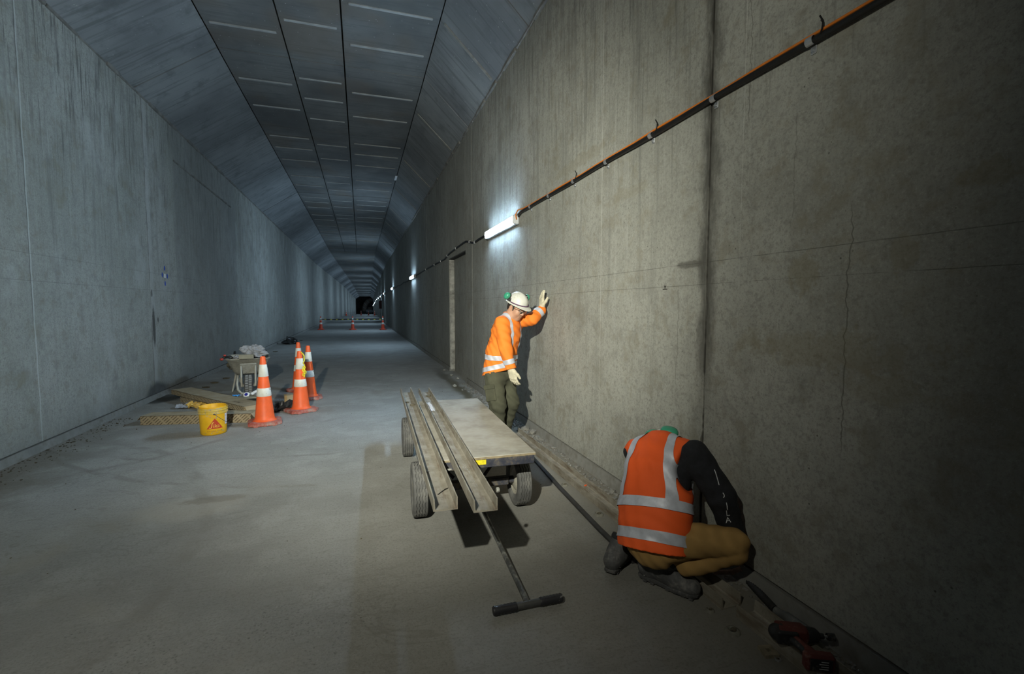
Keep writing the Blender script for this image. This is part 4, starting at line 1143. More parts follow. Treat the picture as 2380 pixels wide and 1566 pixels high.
for s in (-1,1):
    g = G(); g.tube([(s*.33,.52,.44),(s*.12,.40,.24)], .014, 6); obj('stay', g, MT['cartframe'], ct)
CI = CM.inverted()
hl, hr = pz(1146,1420,.03), pz(1306,1388,.03); hm = (hl+hr)/2; hd = (hr-hl).normalized()
ax_ = CM @ Vector((0, .30, .20))
g = G(); g.tube([CI @ hm, CI @ (hm+(ax_-hm)*.12), CI @ (hm+(ax_-hm)*.5), CI @ ax_], [.017,.015,.014,.016], 10); dbo = obj('draw_bar', g, MT['pole'], ct, 60)
g = G(); g.tube([CI @ (hl+hd*.11), CI @ (hr-hd*.11)], .018, 12); obj('cross_handle', g, MT['pole'], dbo, 60)
for a_, d_ in ((hl, hd), (hr, -hd)):
    pts_ = []; rs_ = []
    for i in range(15): pts_.append(CI @ (a_+d_*(.125*i/14))); rs_.append(.0235 if i % 2 else .0205)
    g = G(); g.tube(pts_, rs_, 12); obj('grip', g, MT['grip'], dbo, 60)
g = G(); g.box((0,.26,.20), (.09,.10,.05), .006); obj('hitch', g, MT['cartframe'], ct)

# ---------------------------------------------------------------- steel channels
def channel_geo(L, w=.125, h=.065, tf=.0085, tw=.007):
    poly = [(-w/2,0),(w/2,0),(w/2,h),(w/2-tf*.8,h),(w/2-tf*1.15,tw+.006),(w/2-tf*1.9,tw),(-w/2+tf*1.9,tw),(-w/2+tf*1.15,tw+.006),(-w/2+tf*.8,h),(-w/2,h)]
    g = G(); n = len(poly); st_ = [0, L*.25, L*.5, L*.75, L]
    for y in st_:
        for x, z in poly: g.v.append((x, y, z))
    for i in range(len(st_)-1):
        for k in range(n): g.f.append((i*n+k, (i+1)*n+k, (i+1)*n+(k+1)%n, i*n+(k+1)%n))
    o_ = (len(st_)-1)*n
    for q_ in ((9,0,7,8),(0,1,4,5,6,7),(1,2,3,4)):
        g.f.append(q_); g.f.append(tuple(o_+i for i in q_[::-1]))
    return g
def channel(label, a, L, rotz, mat, z, group=None):
    o = obj('steel_channel', channel_geo(L), mat); o.location = (a[0], a[1], z); o.rotation_euler.z = rotz
    bm = bmesh.new(); bm.from_mesh(o.data); bmesh.ops.recalc_face_normals(bm, faces=bm.faces); bm.to_mesh(o.data); bm.free()
    return tag(o, label, 'steel channel', group)
zt = DZT
al, ar = pz(1008,1190,zt), pz(1063,1182,zt)
channel('rusty steel channel on the trolley edge, at the open side away from the worker', ((al.x+ar.x)/2, al.y, 0), 3.40, -.031, MT['steel'], zt, 'steel channels on the trolley')
al2, ar2 = pz(1098,1193,zt), pz(1159,1184,zt)
channel('rusty steel channel on the trolley next to the bare plywood', ((al2.x+ar2.x)/2, al2.y, 0), 3.42, -.036, MT['steel'], zt, 'steel channels on the trolley')
channel('long rusty steel channel laid on the floor along the wall foot', (1.800, 1.875, 0), 3.55, .008, MT['steel2'], 0.0, 'steel channels along the wall foot')
channel('short rusty steel channel on the floor under the red power tool', (1.835, .62, 0), 1.19, .004, MT['steel2'], 0.0, 'steel channels along the wall foot')
# clods, a paper and offcuts left in the channels
cz_ = zt+.0075
for i, (x, y, r, mt) in enumerate(((946,936,.016,'dirt'),(958,942,.022,'dirt'),(996,922,.028,'dirt'),(1002,919,.02,'dirt'),(993,1097,.012,'stone'),(1045,1092,.010,'stone'))):
    q = pz(x, y, cz_); g = G(); g.ico((0,0,r*.35), r, i, .3, (1.3,1,.6)); o = obj('mortar_crumb', g, MT[mt], None); o.location = (q.x, q.y, cz_); tag(o, ('dark dirt crumb lying in a steel channel on the trolley', 'pale mortar crumb lying in a steel channel on the trolley')[mt == 'stone'], 'crumb', 'crumbs in the trolley channels')
q = pz(997,945,cz_); sheet('paper_strip', 'pale paper strip lying inside a steel channel', 'paper', (q.x, q.y, cz_), .07, .42, MT['paper'], 15, .003, -.03, 10, .0015)
for i, (x, y, z_) in enumerate(((1153,1140,.535),(1066,1142,.525),(1072,1151,.525))):
    q = pz(x, y, z_)
g = G(); s_ = [(0,0,.003),(.05,.06,.004),(.07,.07,.004)]; g.tube(s_, .003, 5); q = pz(1018,1150,cz_); o = obj('wire_offcut', g, MT['conduit']); o.location = (q.x, q.y, cz_); tag(o, 'short dark wire offcut in the open-side channel', 'wire')

# ---------------------------------------------------------------- along the foot of the right wall
hp_ = [pz(1238,1062,.012), pz(1265,1092,.012), pz(1300,1131,.012), pz(1345,1178,.012), pz(1395,1230,.012), pz(1445,1278,.012), pz(1475,1305,.012)]
g = G()
for i, p_ in enumerate(hp_):
    d_ = (hp_[min(i+1,len(hp_)-1)]-hp_[max(i-1,0)]).normalized(); n_ = Vector((-d_.y,d_.x,0))
    for u, z in ((-.018,0),(-.018,.016),(-.006,.022),(.006,.022),(.018,.016),(.018,0)): g.v.append((p_.x+n_.x*u, p_.y+n_.y*u, z+.0005))
for i in range(len(hp_)-1):
    for k in range(6): g.f.append((i*6+k, i*6+(k+1)%6, (i+1)*6+(k+1)%6, (i+1)*6+k))
g.f.append((5,4,3,2,1,0)); g.f.append(tuple(len(g.v)-6+k for k in range(6)))
tag(obj('rubber_seal', g, MT['rubber_dark'], None, 30), 'black rubber sealing strip curving across the floor beside the trolley', 'rubber strip')
ra, rb = pz(1717,1326,.025), pz(1800,1415,.025)
n_ = 46; pts_ = [ra+(rb-ra)*i/n_ for i in range(n_+1)]
g = G(); g.tube(pts_, [.021 if i % 2 else .0165 for i in range(n_+1)], 10); tag(obj('corrugated_hose', g, MT['rubber_dark'], None, 60), 'dark corrugated hose lying between steel channel and wall', 'hose')
rc, rd = pz(1802,1418,.024), pz(1880,1470,.024)
g = G(); g.tube([rc, rc+(rd-rc)*.3, rc+(rd-rc)*.32, rd], [.02,.022,.028,.026], 12); tag(obj('grout_pipe', g, plain('grey_pipe', (.15,.16,.16), .6, dust=(.25,.25,.23), dustamt=.3), None, 60), 'short grey pipe continuing the corrugated hose beside the wall', 'pipe')
ka, kb = pz(1700,1346,.09), pz(1733,1292,.12)
def plug(label, px, py, r=.03):
    q = pz(px, py); o = thing('grout_plug', label, 'plug', (q.x, q.y, 0))
    g = G(); g.lathe([(r*1.15,0),(r,.010),(r*.72,.014),(r*.55,.006),(0,.004)], 16); obj('collar', g, MT['grout'], o, 50)
    g = G(); g.ico((r*.1,0,.012), r*.5, 3, .3, (1,1,.5)); obj('core', g, MT['dirt'], o)
plug('round grout plug by the channel, closest to the trolley', 1312, 1128, .028)
plug('round grout plug by the channel, between trolley and crouching worker', 1391, 1196, .034)
plug('round grout plug in the floor in front of the scuffed boots', 1703, 1468, .032)
plug('small round grout plug beside the open channel end', 1650, 1420, .020)
q = pz(1796,1511,.008); o = thing('square_washer', 'square steel plate washer with a slotted hole leaning on the channel', 'washer', (q.x-.025, q.y, 0), -.25)
g = G()
outer = [(-.032,-.032),(.032,-.032),(.032,.032),(-.032,.032)]; inner = [(-.010,-.010),(.010,-.010),(.010,.010),(-.010,.010)]
for z in (0,.016): g.v += [(x,y,z) for x,y in outer]+[(x,y,z) for x,y in inner]
for k in range(4):
    k2 = (k+1)%4
    g.f += [(8+k,8+k2,12+k2,12+k), (k2,k,4+k,4+k2), (k,k2,8+k2,8+k), (4+k2,4+k,12+k,12+k2)]
obj('plate', g, MT['washer'], o)
q = pz(1808,1531,.004); g = G(); g.lathe([(.008,0),(.015,0),(.015,.006),(.008,.006)], 6, None, False); g.f += []
o = obj('hex_nut', g, MT['galv']); o.location = (q.x, q.y, .0); tag(o, 'small hexagonal nut beside the square washer', 'nut')
# cordless impact driver lying on the channel
q0, q1 = pz(1806,1468,.105), pz(1905,1478,.105)
bx_ = (q1-q0).normalized(); hy_ = Vector((bx_.y, -bx_.x, 0)) if (bx_.y*0-bx_.x) < 0 else Vector((-bx_.y, bx_.x, 0))
dq = pz(1898,1535,.09)-q0; hy_ = (dq - bx_*dq.dot(bx_)); hy_.z = 0; hy_.normalize()
td = thing('impact_driver', 'red and black cordless impact driver lying on the short channel', 'power tool', (q0.x, q0.y, .066), math.atan2(bx_.y, bx_.x))
sg_ = 1 if (RZ(math.atan2(bx_.y,bx_.x)) @ Vector((0,1,0))).dot(hy_) > 0 else -1
z0_ = .040
g = sdf_geo([cap((.02,0,z0_),(.11,0,z0_),.036,.034,k=.02), rbox((.055,0,z0_),(.05,.028,.026),.008)], .005); obj('motor_body', g, MT['tool_red'], td, 180)
g = sdf_geo([cap((-.002,0,z0_),(.016,0,z0_),.034,.038,k=.01), rbox((.03,sg_*.020,z0_),(.035,.018,.020),.010)], .005); obj('rear_grip', g, MT['tool_black'], td, 180)
g = G(); g.lathe([(.033,0),(.034,.012),(.030,.045),(.020,.058),(.012,.062),(.012,.078),(.009,.078)], 18, T(.112,0,z0_)@RY(PI/2)); obj('gear_nose', g, MT['tool_black'], td, 50)
g = G(); g.lathe([(.0075,0),(.015,0),(.016,.03),(.0075,.03)], 14, T(.205,0,z0_)@RY(PI/2)); obj('socket', g, MT['tool_black'], td, 50)
g = G(); g.tube([(.185,0,z0_),(.21,0,z0_)], .006, 8); obj('anvil', g, MT['galv'], td)
g = sdf_geo([cap((.050,sg_*.02,z0_),(.085,sg_*.115,z0_),.020,.019,k=.01), cap((.085,sg_*.115,z0_),(.09,sg_*.14,z0_),.022,.026,k=.01)], .005); obj('handle', g, MT['tool_red'], td, 180)
g = sdf_geo([cap((.040,sg_*.03,z0_),(.070,sg_*.108,z0_),.016,.015,k=.01)], .005); obj('rubber_grip', g, MT['tool_black'], td, 180)
g = G(); g.box((.082,sg_*.045,z0_), (.016,.026,.012), .004); obj('trigger', g, MT['tool_black'], td)
g = G(); g.box((.10,sg_*.160,z0_-.002), (.115,.045,.072), .010); bt = obj('battery', g, MT['tool_red'], td)
g = G(); g.box((.10,sg_*.184,z0_-.002), (.085,.004,.050), .001); obj('battery_label', g, MT['tool_black'], bt)
g = G()
for i in range(4): g.box((.108+.004*(i % 2),sg_*.1865,z0_-.016+.010*i), (.034-.006*(i % 2),.001,.003))
obj('label_print', g, MT['print_white'], bt)

# rubble and dust along the wall feet
rr = random.Random(11)
base_ico = []
for sdd in range(6):
    q = G(); q.ico((0,0,0), 1.0, sdd, .30, (1,1,.7)); base_ico.append(q)
def scatter(g, n, fx, fy, fr):
    for i in range(n):
        y = fy(); r = fr(); x = fx(y); b = base_ico[rr.randrange(6)]
        M = T(x, y, r*.35) @ RZ(rr.uniform(0,6.28)) @ Matrix.Diagonal((r*rr.uniform(.7,1.4), r, r*rr.uniform(.6,1.0), 1))
        g.merge(b, M)
g = G()
scatter(g, 600, lambda y: XR-.02-abs(rr.gauss(0,.075)), lambda: rr.uniform(3.0,9.2), lambda: rr.choice((.004,.006,.009,.013,.018))*rr.uniform(.6,1.3))
scatter(g, 220, lambda y: XR-.03-abs(rr.gauss(0,.10)), lambda: rr.gauss(6.3,.9), lambda: rr.uniform(.006,.022))
scatter(g, 200, lambda y: XR-.02-abs(rr.gauss(0,.04)), lambda: rr.uniform(1.0,3.2), lambda: rr.uniform(.004,.012))
o = obj('concrete_rubble', g, MT['rubble']); o['kind'] = 'stuff'; tag(o, 'broken concrete rubble spilled along the foot of the right wall', 'rubble')
g = G()
scatter(g, 300, lambda y: XL+.03+abs(rr.gauss(0,.16)), lambda: rr.uniform(4.6,7.8), lambda: rr.choice((.004,.006,.009))*rr.uniform(.6,1.4))
scatter(g, 160, lambda y: rr.uniform(-3.0,1.6), lambda: rr.uniform(3,16), lambda: rr.uniform(.002,.006))
o = obj('floor_grit', g, MT['dirt']); o['kind'] = 'stuff'; tag(o, 'loose dark grit and crumbs strewn along the foot of the left wall', 'grit')
for i, (x, y, r) in enumerate(((1057,899,.045),(1033,861,.03),(1050,873,.035),(1068,880,.03),(1245,1008,.05),(1220,1000,.045),(1445,1143,.03))):
    q = pz(x, y); g = G(); g.ico((0,0,r*.5), r, 50+i, .3, (1.2,1,.7)); o = obj('concrete_chunk', g, MT['stone'] if i < 4 else MT['rubble']); o.location = (min(q.x, XR-.06), q.y, 0)
    tag(o, 'pale loose concrete chunk on the damp strip by the right wall' if i < 4 else 'grey concrete chunk among the rubble at the right wall foot', 'concrete chunk', 'loose concrete chunks')

# small extras
q = pz(920, 414, ZC-.01)
g = G(); g.box((0,0,0), (.07,.55,.012), .002); o = obj('repair_patch', g, MT['white'], None); o.location = (q.x, q.y, ZC-.008); tag(o, 'pale repair patch stuck on the ceiling bend', 'patch')
q = pz(1361, 1129, .008); g = G(); g.box((0,0,.006), (.026,.012,.010), .002); o = obj('plastic_clip', g, MT['cone'], None); o.location = (q.x, q.y, .0075); o.rotation_euler.z = .5; tag(o, 'tiny orange plastic clip lying in the long floor channel', 'clip')
q = pz(1152, 1140, .545); g = G(); g.lathe([(.0,0),(.013,0),(.015,.006),(.013,.016),(0,.018)], 8); g.xf(RY(PI/2)); o = obj('bolt_head', g, MT['stone'], None); o.location = (q.x+.004, q.y, .548); tag(o, 'pale bolt head fixed to the side of a trolley channel', 'bolt')
# ---------------------------------------------------------------- people
from mathutils.bvhtree import BVHTree
def V3(*a): return Vector(a)
def folds(amp, fr, seed=0.0):
    def f(X, Y, Z):
        return amp*(np.sin(fr*(X*1.1+Y*.7+Z*1.6)+seed+2.2*np.sin(9*Z+seed)+1.7*np.sin(11*X-5*Y))*.6+np.sin(fr*1.7*(X*.6-Y*1.2+Z*.8)+seed*2+2*np.sin(13*X+7*Z))*.4)
    return f
def head_prims(c, F, U, L):
    P = lambda a, l, u: c+F*a+L*l+U*u
    R = [F[:], L[:], U[:]]
    pr = [ell(P(-.008,0,.025), (.098,.077,.100), R, .03), ell(P(.030,0,-.055), (.066,.058,.078), R, .04), ell(P(.055,0,-.108), (.030,.032,.022), R, .03),
          cap(P(.040,.050,-.085), P(-.02,.062,-.045), .016, .02, .03), cap(P(.040,-.050,-.085), P(-.02,-.062,-.045), .016, .02, .03),
          cap(P(.078,-.036,.020), P(.078,.036,.020), .015, None, .02)]
    for s in (-1,1):
        pr += [ell(P(.060,s*.040,-.035), (.030,.024,.030), R, .03), ell(P(.100,s*.031,.000), (.016,.017,.012), R, .012, 'sub'),
               ell(P(-.008,s*.078,-.012), (.026,.011,.034), R, .008), ell(P(-.002,s*.088,-.010), (.012,.006,.018), R, .006, 'sub')]
    pr += [cap(P(.093,0,.008), P(.112,0,-.030), .008, .013, .012), ell(P(.103,.012,-.036), (.010,.009,.008), R, .008), ell(P(.103,-.012,-.036), (.010,.009,.008), R, .008),
           cap(P(.088,-.020,-.066), P(.088,.020,-.066), .0075, None, .008), cap(P(.086,-.018,-.078), P(.086,.018,-.078), .0075, None, .008), cap(P(.099,-.02,-.072), P(.099,.02,-.072), .0035, None, .004, op='sub')]
    return pr
def face_parts(c, F, U, L, par, o0):
    P = lambda a, l, u: c+F*a+L*l+U*u - o0
    for s in (-1,1):
        g = G(); g.ico(P(.083,s*.031,0), .0125, 0, 0, sub=2); obj('eye', g, MT['eye'], par, 180)
        g = G(); g.tube([P(.094,s*.016,.018), P(.096,s*.030,.024), P(.088,s*.046,.019)], .004, 6); obj('eyebrow', g, MT['hair'], par, 60)
def hair_geo(c, F, U, L):
    R = [F[:], L[:], U[:]]
    return sdf_geo([ell(c+U*.022-F*.014, (.102,.082,.102), R), ell(c-U*.035-F*.045, (.060,.068,.050), R, .03), cap(c+F*.022+L*.068-U*.0, c+F*.025+L*.064-U*.025, .007), cap(c+F*.022-L*.068-U*.0, c+F*.025-L*.064-U*.025, .007)], .006,
                   cuts=[(c+F*.030, F), (c-U*.085, -U)])
def helmet_geo(c, F, U, L, peak=.046):
    g = G(); N, Mr = 44, 9; rings = []
    hc = c+U*.050-F*.004
    def shell(off):
        out = []
        for i in range(Mr+1):
            t = i/Mr*PI/2; ring = []
            for k in range(N):
                a = 2*PI*k/N; fx, lx = math.cos(a), math.sin(a)
                r = math.sin(t); z = math.cos(t)**.9 if t < PI/2-1e-6 else 0.0
                rid = .006*math.exp(-(lx*r/.28)**2)*(1 if z > .25 else z*4)
                ring.append(hc+F*(fx*r*(.120+off))+L*(lx*r*(.103+off))+U*(z*(.107+off)+rid))
            out.append(ring)
        return out
    outer = shell(0.0)
    brim = []
    for dr, dz in ((.004,-.010),(.010,-.012),(.010,-.016),(.0,-.015)):
        ring = []
        for k in range(N):
            a = 2*PI*k/N; fx, lx = math.cos(a), math.sin(a)
            pk = max(0, math.cos(a))**1.6*peak*(1 if dr >= .01 else (.25 if dr > 0 else 0)) + .012*(1 if dr >= .01 else 0)
            ring.append(hc+F*(fx*(.120+dr)+pk*(1 if fx > 0 else 0)+(-.012 if fx < -.6 and dr >= .01 else 0))+L*(lx*(.103+dr))+U*(dz-pk*.28))
        brim.append(ring)
    inner = shell(-.006)[::-1]
    rings = outer+brim+inner
    for r in rings: g.v += [tuple(p) for p in r]
    for i in range(len(rings)-1):
        for k in range(N): g.f.append((i*N+k, (i+1)*N+k, (i+1)*N+(k+1)%N, i*N+(k+1)%N))
    return g, hc
def muff_geo(c, axis, R=.042, D=.036, sx=.8):
    up = axis.orthogonal().normalized(); w = axis.cross(up)
    M = frame(up, w, axis, c); g = G()
    g.lathe([(R*.2,-D*.5),(R*.92,-D*.5),(R,-D*.3),(R*.97,D*.05),(R*.80,D*.38),(R*.45,D*.55),(0,D*.58)], 22, M, True, sx, 1.0); return g
def cushion_geo(c, axis, R=.042, D=.036, sx=.8):
    up = axis.orthogonal().normalized(); w = axis.cross(up); M = frame(up, w, axis, c); g = G()
    g.lathe([(R*.35,-D*.9),(R*.85,-D*.95),(R*1.0,-D*.75),(R*.95,-D*.5),(R*.35,-D*.5)], 20, M, True, sx, 1.0); return g
def hand_prims(w, D, N, T_, curl=.35, sc=1.0, spread=.10, thumb=1.0):
    """w wrist, D along the hand, N out of the back of the hand, T_ toward the thumb"""
    pr = [cap(w-D*.02*sc, w+D*.03*sc, .029*sc, .031*sc, .02, N, .75)]
    kn = []
    for i, (l, off) in enumerate(((.080,.030),(.088,.011),(.082,-.009),(.066,-.028))):
        b = w+D*(.098-.004*i*i*.5)*sc+T_*off*sc
        pr.append(cap(w+D*.03*sc+T_*off*.7*sc, b, .017*sc, .0145*sc, .018, N, .9))
        d = (D+T_*(off*spread/.03)).normalized(); p = b
        for j, fr in enumerate((.45,.32,.23)):
            ang = curl*(j+.6); dd = (d*math.cos(ang)-N*math.sin(ang)).normalized()
            q = p+dd*l*fr*sc; pr.append(cap(p, q, (.0125-.0012*j)*sc, (.0115-.0012*j)*sc, .006)); p = q
    tb = w+D*.035*sc+T_*.030*sc
    t1 = tb+(D*.6+T_*.75*thumb-N*.25).normalized()*.045*sc; t2 = t1+(D*.85+T_*.35*thumb-N*.3).normalized()*.038*sc
    pr += [cap(w+D*.02*sc+T_*.012*sc, tb, .02*sc, .018*sc, .02), cap(tb, t1, .0165*sc, .0145*sc, .01), cap(t1, t2, .0145*sc, .0115*sc, .006)]
    return pr
def boot_parts(par, o0, ankle, heel, ball, toe, top, up, mat, laces=True):
    """boot as a part with sole, collar and seams below it"""
    fw = (toe-heel).normalized(); sd = up.cross(fw).normalized(); up2 = fw.cross(sd)
    pr = [cap(heel+up*.047, ball+up*.042, .048, .050, .03, sd, .88), cap(ball+up*.040, toe+up*.032-fw*.02, .050, .042, .03), cap(heel+up*.05, ankle, .049, .054, .03), cap(ball*.45+ankle*.55+up*.01, ankle, .044, .050, .04), cap(ankle, top, .054, .060, .02),
          ell(toe-fw*.035+up*.036, (.052,.050,.036), [fw[:], sd[:], up2[:]], .02)]
    g = sdf_geo(pr, .006, cuts=[(heel, -up), (top, (top-ankle))]); g.shift(-o0)
    b = obj('boot', g, mat, par, 180)
    # sole: outline swept along heel - ball - toe
    out = []
    spine = [(heel-fw*.042,.020),(heel-fw*.036,.032),(heel,.039),(heel*.6+ball*.4,.034),(ball,.047),(toe-fw*.03,.045),(toe-fw*.002,.034),(toe+fw*.012,.018)]
    Ls = [p+sd*w_ for p, w_ in spine]; Rs = [p-sd*w_ for p, w_ in spine][::-1]
    loop = Ls+Rs; n = len(loop); g = G()
    for dz, k in ((-.012,.97),(-.004,1.03),(.008,1.04),(.014,.98)):
        cc = (heel+toe)/2
        for p in loop: g.v.append(tuple(cc+(p-cc)*k+up*dz-o0))
    for i in range(3):
        for k in range(n): g.f.append((i*n+k, i*n+(k+1)%n, (i+1)*n+(k+1)%n, (i+1)*n+k))
    g.f.append(tuple(range(n-1,-1,-1))); g.f.append(tuple(3*n+k for k in range(n)))
    obj('sole', g, MT['sole'], b, 35)
    g = G()
    for i in range(7):
        c = heel+(toe-heel)*(i/6.3)-up*.016
        M = frame(fw, sd, up2); g.box(c-o0, (.022,.078 if i not in (2,) else .05,.012), .002, M.to_3x3())
    obj('lug', g, MT['sole'], b)
    ta = (top-ankle).normalized(); tu = ta.orthogonal().normalized(); M = frame(tu, ta.cross(tu), ta, top-o0)
    g = G(); g.lathe([(.052,-.03),(.065,-.028),(.068,-.012),(.065,.004),(.056,.008),(.048,.0),(.048,-.02)], 20, M, False); obj('collar', g, MT['boot_dark'], b, 50)
    for pts in ([heel+up*.018+sd*.045, heel+up*.06+sd*.044, ankle+sd*.047, ball+up*.05+sd*.045], [heel+up*.018-sd*.045, heel+up*.06-sd*.044, ankle-sd*.047, ball+up*.05-sd*.045], [heel-fw*.043+up*.02, heel-fw*.044+up*.07, ankle-fw*.05+up*.01]):
        g = G(); g.tube([p-o0 for p in pts], .0035, 5); obj('seam', g, MT['seam'], b)
    if laces:
        g = G()
        for i in range(5):
            c = ball.lerp(ankle, .25+.17*i)+up*(.052-.006*i)+fw*(.012+.006*i)
            g.tube([c-sd*.026-o0, c+up*.006-o0, c+sd*.026-o0], .0035, 5)
        obj('lace', g, MT['boot_dark'], b, 60)
    return b

# ================================================================ the standing worker
Zu = V3(0,0,1)
f1 = V3(.62,-.785,0).normalized(); l1 = V3(-f1.y, f1.x, 0)
O1 = V3(1.45, 4.93, 0)
w1 = thing('person', 'person in orange hi-vis shirt and white helmet leaning one gloved hand on the wall', 'person', O1)
pel = V3(1.435,4.94,.87); wai = V3(1.465,4.925,1.05); che = V3(1.515,4.895,1.27); nek = V3(1.550,4.865,1.455)
rs, re, rw = V3(1.428,4.782,1.380), V3(1.435,4.690,1.140), V3(1.485,4.655,.920)
ls, le, lw = V3(1.665,4.985,1.380), V3(1.795,4.835,1.425), V3(1.925,4.890,1.525)
hr1, kr, ar1 = pel-l1*.095-Zu*.03, V3(1.385,4.800,.505), V3(1.400,4.905,.100)
hl1, kl1, al1 = pel+l1*.095-Zu*.03, V3(1.580,4.930,.490), V3(1.530,5.110,.100)
hf1 = V3(.48,-.877,0).normalized()
HF = (hf1*.88-Zu*.47).normalized(); HU = (Zu-HF*HF.z).normalized(); HL = HU.cross(HF)
HC = pyw(1201, 714, 4.80)
lD, lN, lT = V3(.05,.18,.98).normalized(), V3(-1,0,.05).normalized(), V3(.15,-.97,.2).normalized()
rD = V3(.22,-.05,-.97).normalized(); rN = (-l1-rD*(-l1).dot(rD)).normalized(); rT = (f1-rD*f1.dot(rD)-rN*f1.dot(rN)).normalized()
body = head_prims(HC, HF, HU, HL) + [cap(HC-HF*.02-HU*.06, nek-Zu*.03, .056, .062, .03), cap(rs, ls, .055, None, .04), cap(nek-Zu*.04, che, .10, .135, .05, f1, .7), cap(che, wai, .14, .13, .05, f1, .7), cap(wai, pel, .13, .14, .05, f1, .75),
    cap(rs, re, .048, .040), cap(re, rw, .040, .030), cap(ls, le, .048, .040), cap(le, lw, .040, .030), cap(hr1, kr, .075, .055), cap(kr, ar1, .05, .04), cap(hl1, kl1, .075, .055), cap(kl1, al1, .05, .04)]
lwp = lw+lD*.012
body += [cap(rw, rw+rD*.07, .026, .022), cap(lw, lw+lD*.07, .026, .022)]
for a, b in ((ar1, f1), (al1, f1)): body.append(cap(a-Zu*.03, a+b*.12-Zu*.06, .032, .03))
g = sdf_geo(body, .0065); g.shift(-O1); obj('body', g, MT['skin'], w1, 180)
face_parts(HC, HF, HU, HL, w1, O1)
g = hair_geo(HC, HF, HU, HL); g.shift(-O1); obj('hair', g, MT['hair'], w1, 180)
# shirt
torso = [cap(pel-Zu*.10, wai, .200, .182, .05, f1, .86), cap(wai, che, .178, .190, .06, f1, .74), cap(che, nek-Zu*.05, .178, .105, .06, f1, .72), cap(nek-Zu*.045, nek-Zu*.005, .082, .074, .03), cap(rs+l1*.02, ls-l1*.02, .070, None, .05), ell(pel+f1*.06+Zu*.05, (.13,.13,.13), None, .06)]
slR = [cap(rs, re, .078, .069, .03), cap(re, rw, .071, .055, .02)]
slL = [cap(ls, le, .078, .064, .03), cap(le, lw, .064, .052, .03)]
hemcut = (V3(1.435,4.94,.835), f1*.27-Zu)
cutR = (rw+(rw-re).normalized()*.005, (rw-re)); cutL = (lw+(lw-le).normalized()*.0, (lw-le))
fd = folds(.006, 32, .7)
g = sdf_geo(torso+slR+slL, .006, [hemcut], fd)
gs = slice_geo(g, [cutR[::1]] if False else [], 0.0); shirt = gs
sh_o = G(); sh_o.v = list(shirt.v); sh_o.f = shirt.f; sh_o.shift(-O1); shirt_ob = obj('shirt', sh_o, MT['hivis'], w1, 180)
tg1 = sdf_geo(torso, .006, [hemcut], fd); rg1 = sdf_geo(slR, .006, [], fd); lg1 = sdf_geo(slL, .006, [], fd)
def band(src, planes, name='reflective_strip', off=.005, o0=O1, par=shirt_ob, mat='reflect'):
    b = slice_geo(src, planes, off); b.shift(-o0)
    if b.f: obj(name, b, MT[mat], par, 180)
def slab(p0, ax, h): a = Vector(ax).normalized(); return [(p0-a*h, -a), (p0+a*h, a)]
band(tg1, slab(wai-Zu*.035, V3(-.05,.05,1)+f1*.12, .025), off=.0075)
band(tg1, slab(V3(1.435,4.94,.893), Zu-f1*.27, .025))
for s in (-1,1):
    c = che+l1*(s*.088)
    band(tg1, slab(c, l1+V3(0,0,-.04*s), .023)+[(wai-Zu*.01, -Zu)])
band(rg1, slab(re.lerp(rw,.72), rw-re, .026), off=.005); band(lg1, slab(le.lerp(lw,.62), lw-le, .026), off=.005)
# collar and placket
g = G(); pts = []
for k in range(20):
    a = 2*PI*k/20; pts.append(nek+f1*(.075*math.cos(a)+.010)+l1*(.075*math.sin(a))+Zu*(.012-.035*math.cos(a)-.01)-O1)
g.tube(pts, .014, 8, closed=True); obj('collar', g, MT['hivis'], shirt_ob, 180)
# trousers
tr = [ell(pel-Zu*.06, (.140,.140,.12), None, .05), cap(hr1, kr, .108, .088, .05), cap(kr, ar1, .088, .078, .03), cap(hl1, kl1, .108, .086, .05), cap(kl1, al1, .086, .078, .03), cap(pel-Zu*.02, pel+Zu*.05, .14, .14, .04, f1, .8)]
tr += [ell(ar1+Zu*.05+f1*.02, (.085,.085,.045), None, .02), ell(al1+Zu*.05+f1*.02, (.085,.085,.045), None, .02)]
g = sdf_geo(tr, .0065, [(V3(0,0,.075), (0,0,-1)), (V3(1.435,4.94,.850), Zu-f1*.27)], folds(.0055, 38, 2.1)); g.shift(-O1); trs = obj('trousers', g, MT['trouser'], w1, 180)
# cargo pocket on the thigh facing the trolley
pc = hr1.lerp(kr,.62)-l1*.088-f1*.01; ta = (kr-hr1).normalized(); pn = (-l1 - ta*(-l1).dot(ta)).normalized(); pf = ta.cross(pn).normalized()
g = G(); g.box(pc-O1, (.13,.17,.026), .010, frame(pf, ta, pn).to_3x3()); obj('cargo_pocket', g, MT['trouser'], trs)
g = G(); g.box(pc-ta*.07+pn*.012-O1, (.138,.05,.014), .005, frame(pf, ta, pn).to_3x3()); obj('pocket_flap', g, MT['trouser'], trs)
for a in (ar1, al1):
    hh = V3(a.x,a.y,.014)-f1*.045; bb = V3(a.x,a.y,.014)+f1*.10; tt = V3(a.x,a.y,.014)+f1*.205
    boot_parts(w1, O1, a+Zu*.01, hh, bb, tt, a+Zu*.10, Zu, MT['boot'])
# gloves
g = sdf_geo([cap(lwp-lD*.045, lwp+lD*.01, .040, .034, .01)]+hand_prims(lwp, lD, lN, lT, .13, 1.10, .05), .0045, [(V3(XR-.003,0,0), (1,0,0))]); g.shift(-O1); obj('glove', g, MT['glove'], w1, 180)
rwp = rw+rD*.012
g = sdf_geo([cap(rwp-rD*.045, rwp+rD*.01, .040, .034, .01)]+hand_prims(rwp, rD, rN, rT, .36, 1.10, .06, .45), .0045); g.shift(-O1); obj('glove', g, MT['glove'], w1, 180)
